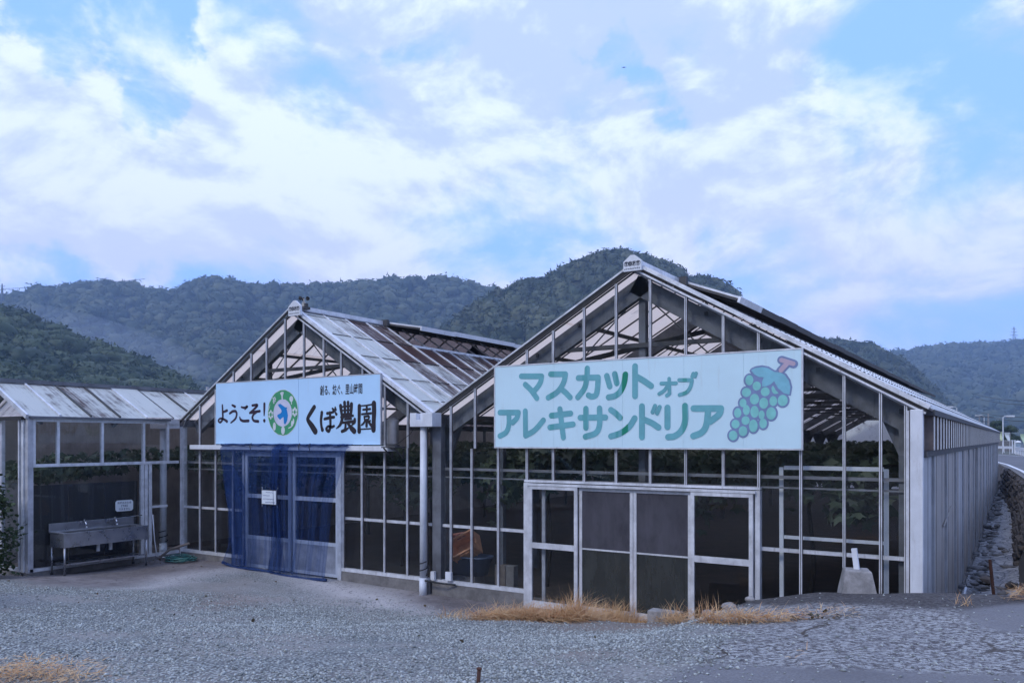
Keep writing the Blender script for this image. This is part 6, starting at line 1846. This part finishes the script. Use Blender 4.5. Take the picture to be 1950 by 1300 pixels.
# ================================================================== THINGS SEEN THROUGH THE GLASS
yy = 11.95
tx0, tx1 = onY(850, 1060, yy).x, onY(934, 1060, yy).x; tz = onY(890, 1056, yy).z
tb_ = thing('plastic_tub', 'blue-grey plastic tub inside the glass under the orange crate', 'tub', ((tx0 + tx1) / 2, yy, -.27))
cxt = (tx0 + tx1) / 2; hw = (tx1 - tx0) / 2
b = MB(); n = 20
def oval(k, w, d, z): return (cxt + w * math.copysign(abs(math.cos(k)) ** .6, math.cos(k)), yy + d * math.copysign(abs(math.sin(k)) ** .6, math.sin(k)), z)
rings = [(hw * .78, .18, .02), (hw * .95, .25, tz - .03), (hw, .28, tz - .025), (hw, .28, tz), (hw * .93, .24, tz), (hw * .76, .17, .05)]
vs = [oval(2 * math.pi * k / n, w, d, z) for w, d, z in rings for k in range(n)]
fs = [(l * n + k, l * n + (k + 1) % n, l * n + n + (k + 1) % n, l * n + n + k) for l in range(len(rings) - 1) for k in range(n)] + [tuple(range(n)), tuple((len(rings) - 1) * n + k for k in range(n))]
b.add(vs, fs); b.build('tub_shell', simple('blue_grey_plastic', (.085, .12, .19), .5, 0, .2, 5), tb_, True)
MB().box((cxt - hw * .6, yy - .14, -.27), (cxt + hw * .5, yy + .16, .015)).build('tub_stand', MAT['concrete'], tb_)
def crate(c, rot, label, col, parts=True):
    g = thing('harvest_crate', label, 'crate', c, 'orange harvest crates')
    g.rotation_euler = rot
    m = simple('orange_crate_plastic', col, .55, 0, .2, 6, dirt=(.12, .05, .03), dirt_amt=.4)
    L_, W2, H_ = .52, .36, .30; th = .014
    def put(name, boxes):
        b = MB()
        for a, q in boxes: b.box(a, q)
        o = b.build(name, m); o.parent = g; return o
    put('crate_base', [((-L_ / 2, -W2 / 2, 0), (L_ / 2, W2 / 2, th))])
    for s in (-1, 1):
        y0, y1 = sorted((s * W2 / 2, s * (W2 / 2 - th)))
        put('crate_side', [((-L_ / 2, y0, th), (L_ / 2, y1, H_ * .66)), ((-L_ / 2, y0, H_ * .84), (L_ / 2, y1, H_)), ((-L_ / 2, y0, H_ * .66), (-.10, y1, H_ * .84)), ((.10, y0, H_ * .66), (L_ / 2, y1, H_ * .84))])
        x0, x1 = sorted((s * L_ / 2, s * (L_ / 2 - th))); w = W2 / 2 - th
        put('crate_end', [((x0, -w, th), (x1, w, H_ * .62)), ((x0, -w, H_ * .84), (x1, w, H_)), ((x0, -w, H_ * .62), (x1, -.07, H_ * .84)), ((x0, .07, H_ * .62), (x1, w, H_ * .84))])
        ry0, ry1 = sorted((s * (W2 / 2 + .001), s * (W2 / 2 + .016)))
        put('crate_rib', [((-L_ / 2, ry0, H_ - .03), (L_ / 2, ry1, H_ - .002))] + [((x - .008, ry0, 0), (x + .008, ry1, H_ - .031)) for x in (-.25, -.13, 0, .13, .25)])
    y_ = -W2 / 2 - .018
    return g
c = onY(893, 1050, yy - .05)
crate((c.x, yy - .02, tz + .10), (R(58), R(-28), R(12)), 'orange plastic crate tipped over on the tub inside the glass', (.70, .34, .18))
c = onY(866, 1032, yy + .35)
crate((c.x, yy + .40, tz + .06), (R(70), R(-10), R(30)), 'reddish plastic crate standing behind the tipped orange crate', (.36, .12, .085))
for px0, px1, l in ((942, 962, 'brownish hollow block by the door inside the glass, left of a grey one'), (963, 978, 'grey hollow block by the door inside the glass, right of a brownish one')):
    x0, x1 = onY(px0, 1090, 11.75).x, onY(px1, 1090, 11.75).x; y_ = 11.75
    g = thing('hollow_block', l, 'block', ((x0 + x1) / 2, y_, -.27)); zt_ = onY(960, 1076, y_).z
    MB().box((x0, y_, -.27), (x1, y_ + .15, zt_)).build('block_body', MAT['wood'] if px0 == 942 else MAT['concrete'], g, bevel=.008)
x = onY(957, 1000, 11.9).x
MB().box((x - .045, 11.85, -.27), (x + .045, 11.95, 2.9)).build('column', MAT['steel'], H3.root)
# spare aluminium frame leaning inside the right gable
yf = Y0 + .22
fa, fb, fc, fd = onY(1489, 1145, yf), onY(1488, 889, yf), onY(1688, 897, yf), onY(1688, 1140, yf)
sf_ = thing('spare_door_frame', 'spare white door frame leaning inside the right end of the glass front', 'frame', (fa.x, yf, -.3))
def post(p, q, w, nm): MB().bar(p, q, w, .03, (0, 1, 0)).build(nm, MAT['white_paint'], sf_)
post(Vector((fa.x, yf, -.28)), fb, .055, 'frame_stile'); post(Vector((fc.x, yf, -.28)), Vector((fc.x, yf, fb.z)), .06, 'frame_stile')
post(Vector((fa.x + .03, yf, fb.z - .005)), Vector((fc.x - .032, yf, fb.z - .005)), .055, 'frame_rail')
zm_ = onY(1500, 1022, yf).z; post(Vector((fa.x + .03, yf, zm_)), Vector((fc.x - .032, yf, zm_)), .045, 'frame_rail')
# ================================================================== MINIVAN BESIDE THE VIEWER (it shows in the glass doors)
vx, vy = -11.8, 2.4; vz = float(gz(vx, vy))
van = thing('minivan', 'dark teal minivan parked left of the viewer, mirrored in the glass doors', 'van', (vx, vy, vz))
van.rotation_euler = (0, 0, R(-24))
VP = simple('teal_car_paint', (.20, .32, .35), .3, .1, .1, 2, streak=False, bump=0, dirt=(.04, .04, .04), dirt_amt=.2)
CG_ = simple('car_window', (.01, .012, .014), .08, 0, .1, 3, streak=False, bump=0)
def vpart(name, mb, mat, smooth=False, bevel=0):
    o = mb.build(name, mat, bevel=bevel, smooth=smooth); o.parent = van; return o
prof = [(2.15, .32), (2.2, .55), (2.16, .78), (1.95, .98), (1.2, 1.10), (.45, 1.72), (-.1, 1.84), (-1.6, 1.82), (-2.1, 1.7), (-2.22, 1.0), (-2.2, .40), (-1.9, .25), (1.9, .25)]
vpart('body', MB().prism(prof, 'y', -.85, .85), VP, bevel=.07)
vpart('windscreen', MB().add([(1.14, -.66, 1.16), (1.14, .66, 1.16), (.50, .60, 1.69), (.50, -.60, 1.69)], [(0, 1, 2, 3)]), CG_).location = (.03, 0, .025)
for s in (-1, 1):
    y0, y1 = sorted((s * .853, s * .862))
    for pl_ in ([(1.0, 1.12), (.05, 1.12), (.05, 1.68), (.40, 1.66)], [(-.03, 1.12), (-.95, 1.12), (-.95, 1.69), (-.03, 1.68)], [(-1.03, 1.12), (-2.0, 1.12), (-1.9, 1.66), (-1.03, 1.69)]):
        vpart('side_window', MB().prism(pl_, 'y', y0, y1), CG_)
    vpart('headlight', MB().box((2.06, s * .72 - .13, .74), (2.19, s * .72 + .13, .88)), MAT['chrome'], bevel=.03)
    vpart('fog_light', MB().box((2.17, s * .66 - .09, .40), (2.22, s * .66 + .09, .47)), MAT['chrome'])
    vpart('mirror', MB().box((.95, s * .98 - .1, 1.05), (1.07, s * .98 + .1, 1.2)), VP, bevel=.03)
    for x in (1.38, -1.32):
        w = MB(); w.tube([(x, s * .66, .33), (x, s * .875, .33)], .33, 22); wo = vpart('wheel', w, MAT['rubber'])
        rm = MB().tube([(x, s * .84, .33), (x, s * .885, .33)], .20, 18); ro = rm.build('rim', MAT['alu']); ro.parent = wo
g = MB()
for k in range(3): g.box((2.19, -.5, .62 + .07 * k), (2.225, .5, .655 + .07 * k))
vpart('grille', g, MAT['chrome'])
vpart('bumper_intake', MB().box((2.17, -.5, .36), (2.212, .5, .50)), MAT['rubber'])
# a bird under the clouds
bp = at_t(1188, 129, 160); bd = thing('bird', 'tiny dark bird flying below the clouds', 'bird', bp)
b = MB(); b.add([tuple(bp + RT * a + Vector((0, 0, c)) + FW * d) for a, d, c in ((-.5, 0, .0), (0, -.1, .10), (.55, 0, .06), (0, .25, .05), (.05, -.05, -.08))], [(0, 1, 3), (1, 2, 3), (0, 4, 1), (1, 4, 2), (0, 3, 4), (3, 2, 4)])
b.build('body', MAT['gasket'], bd)
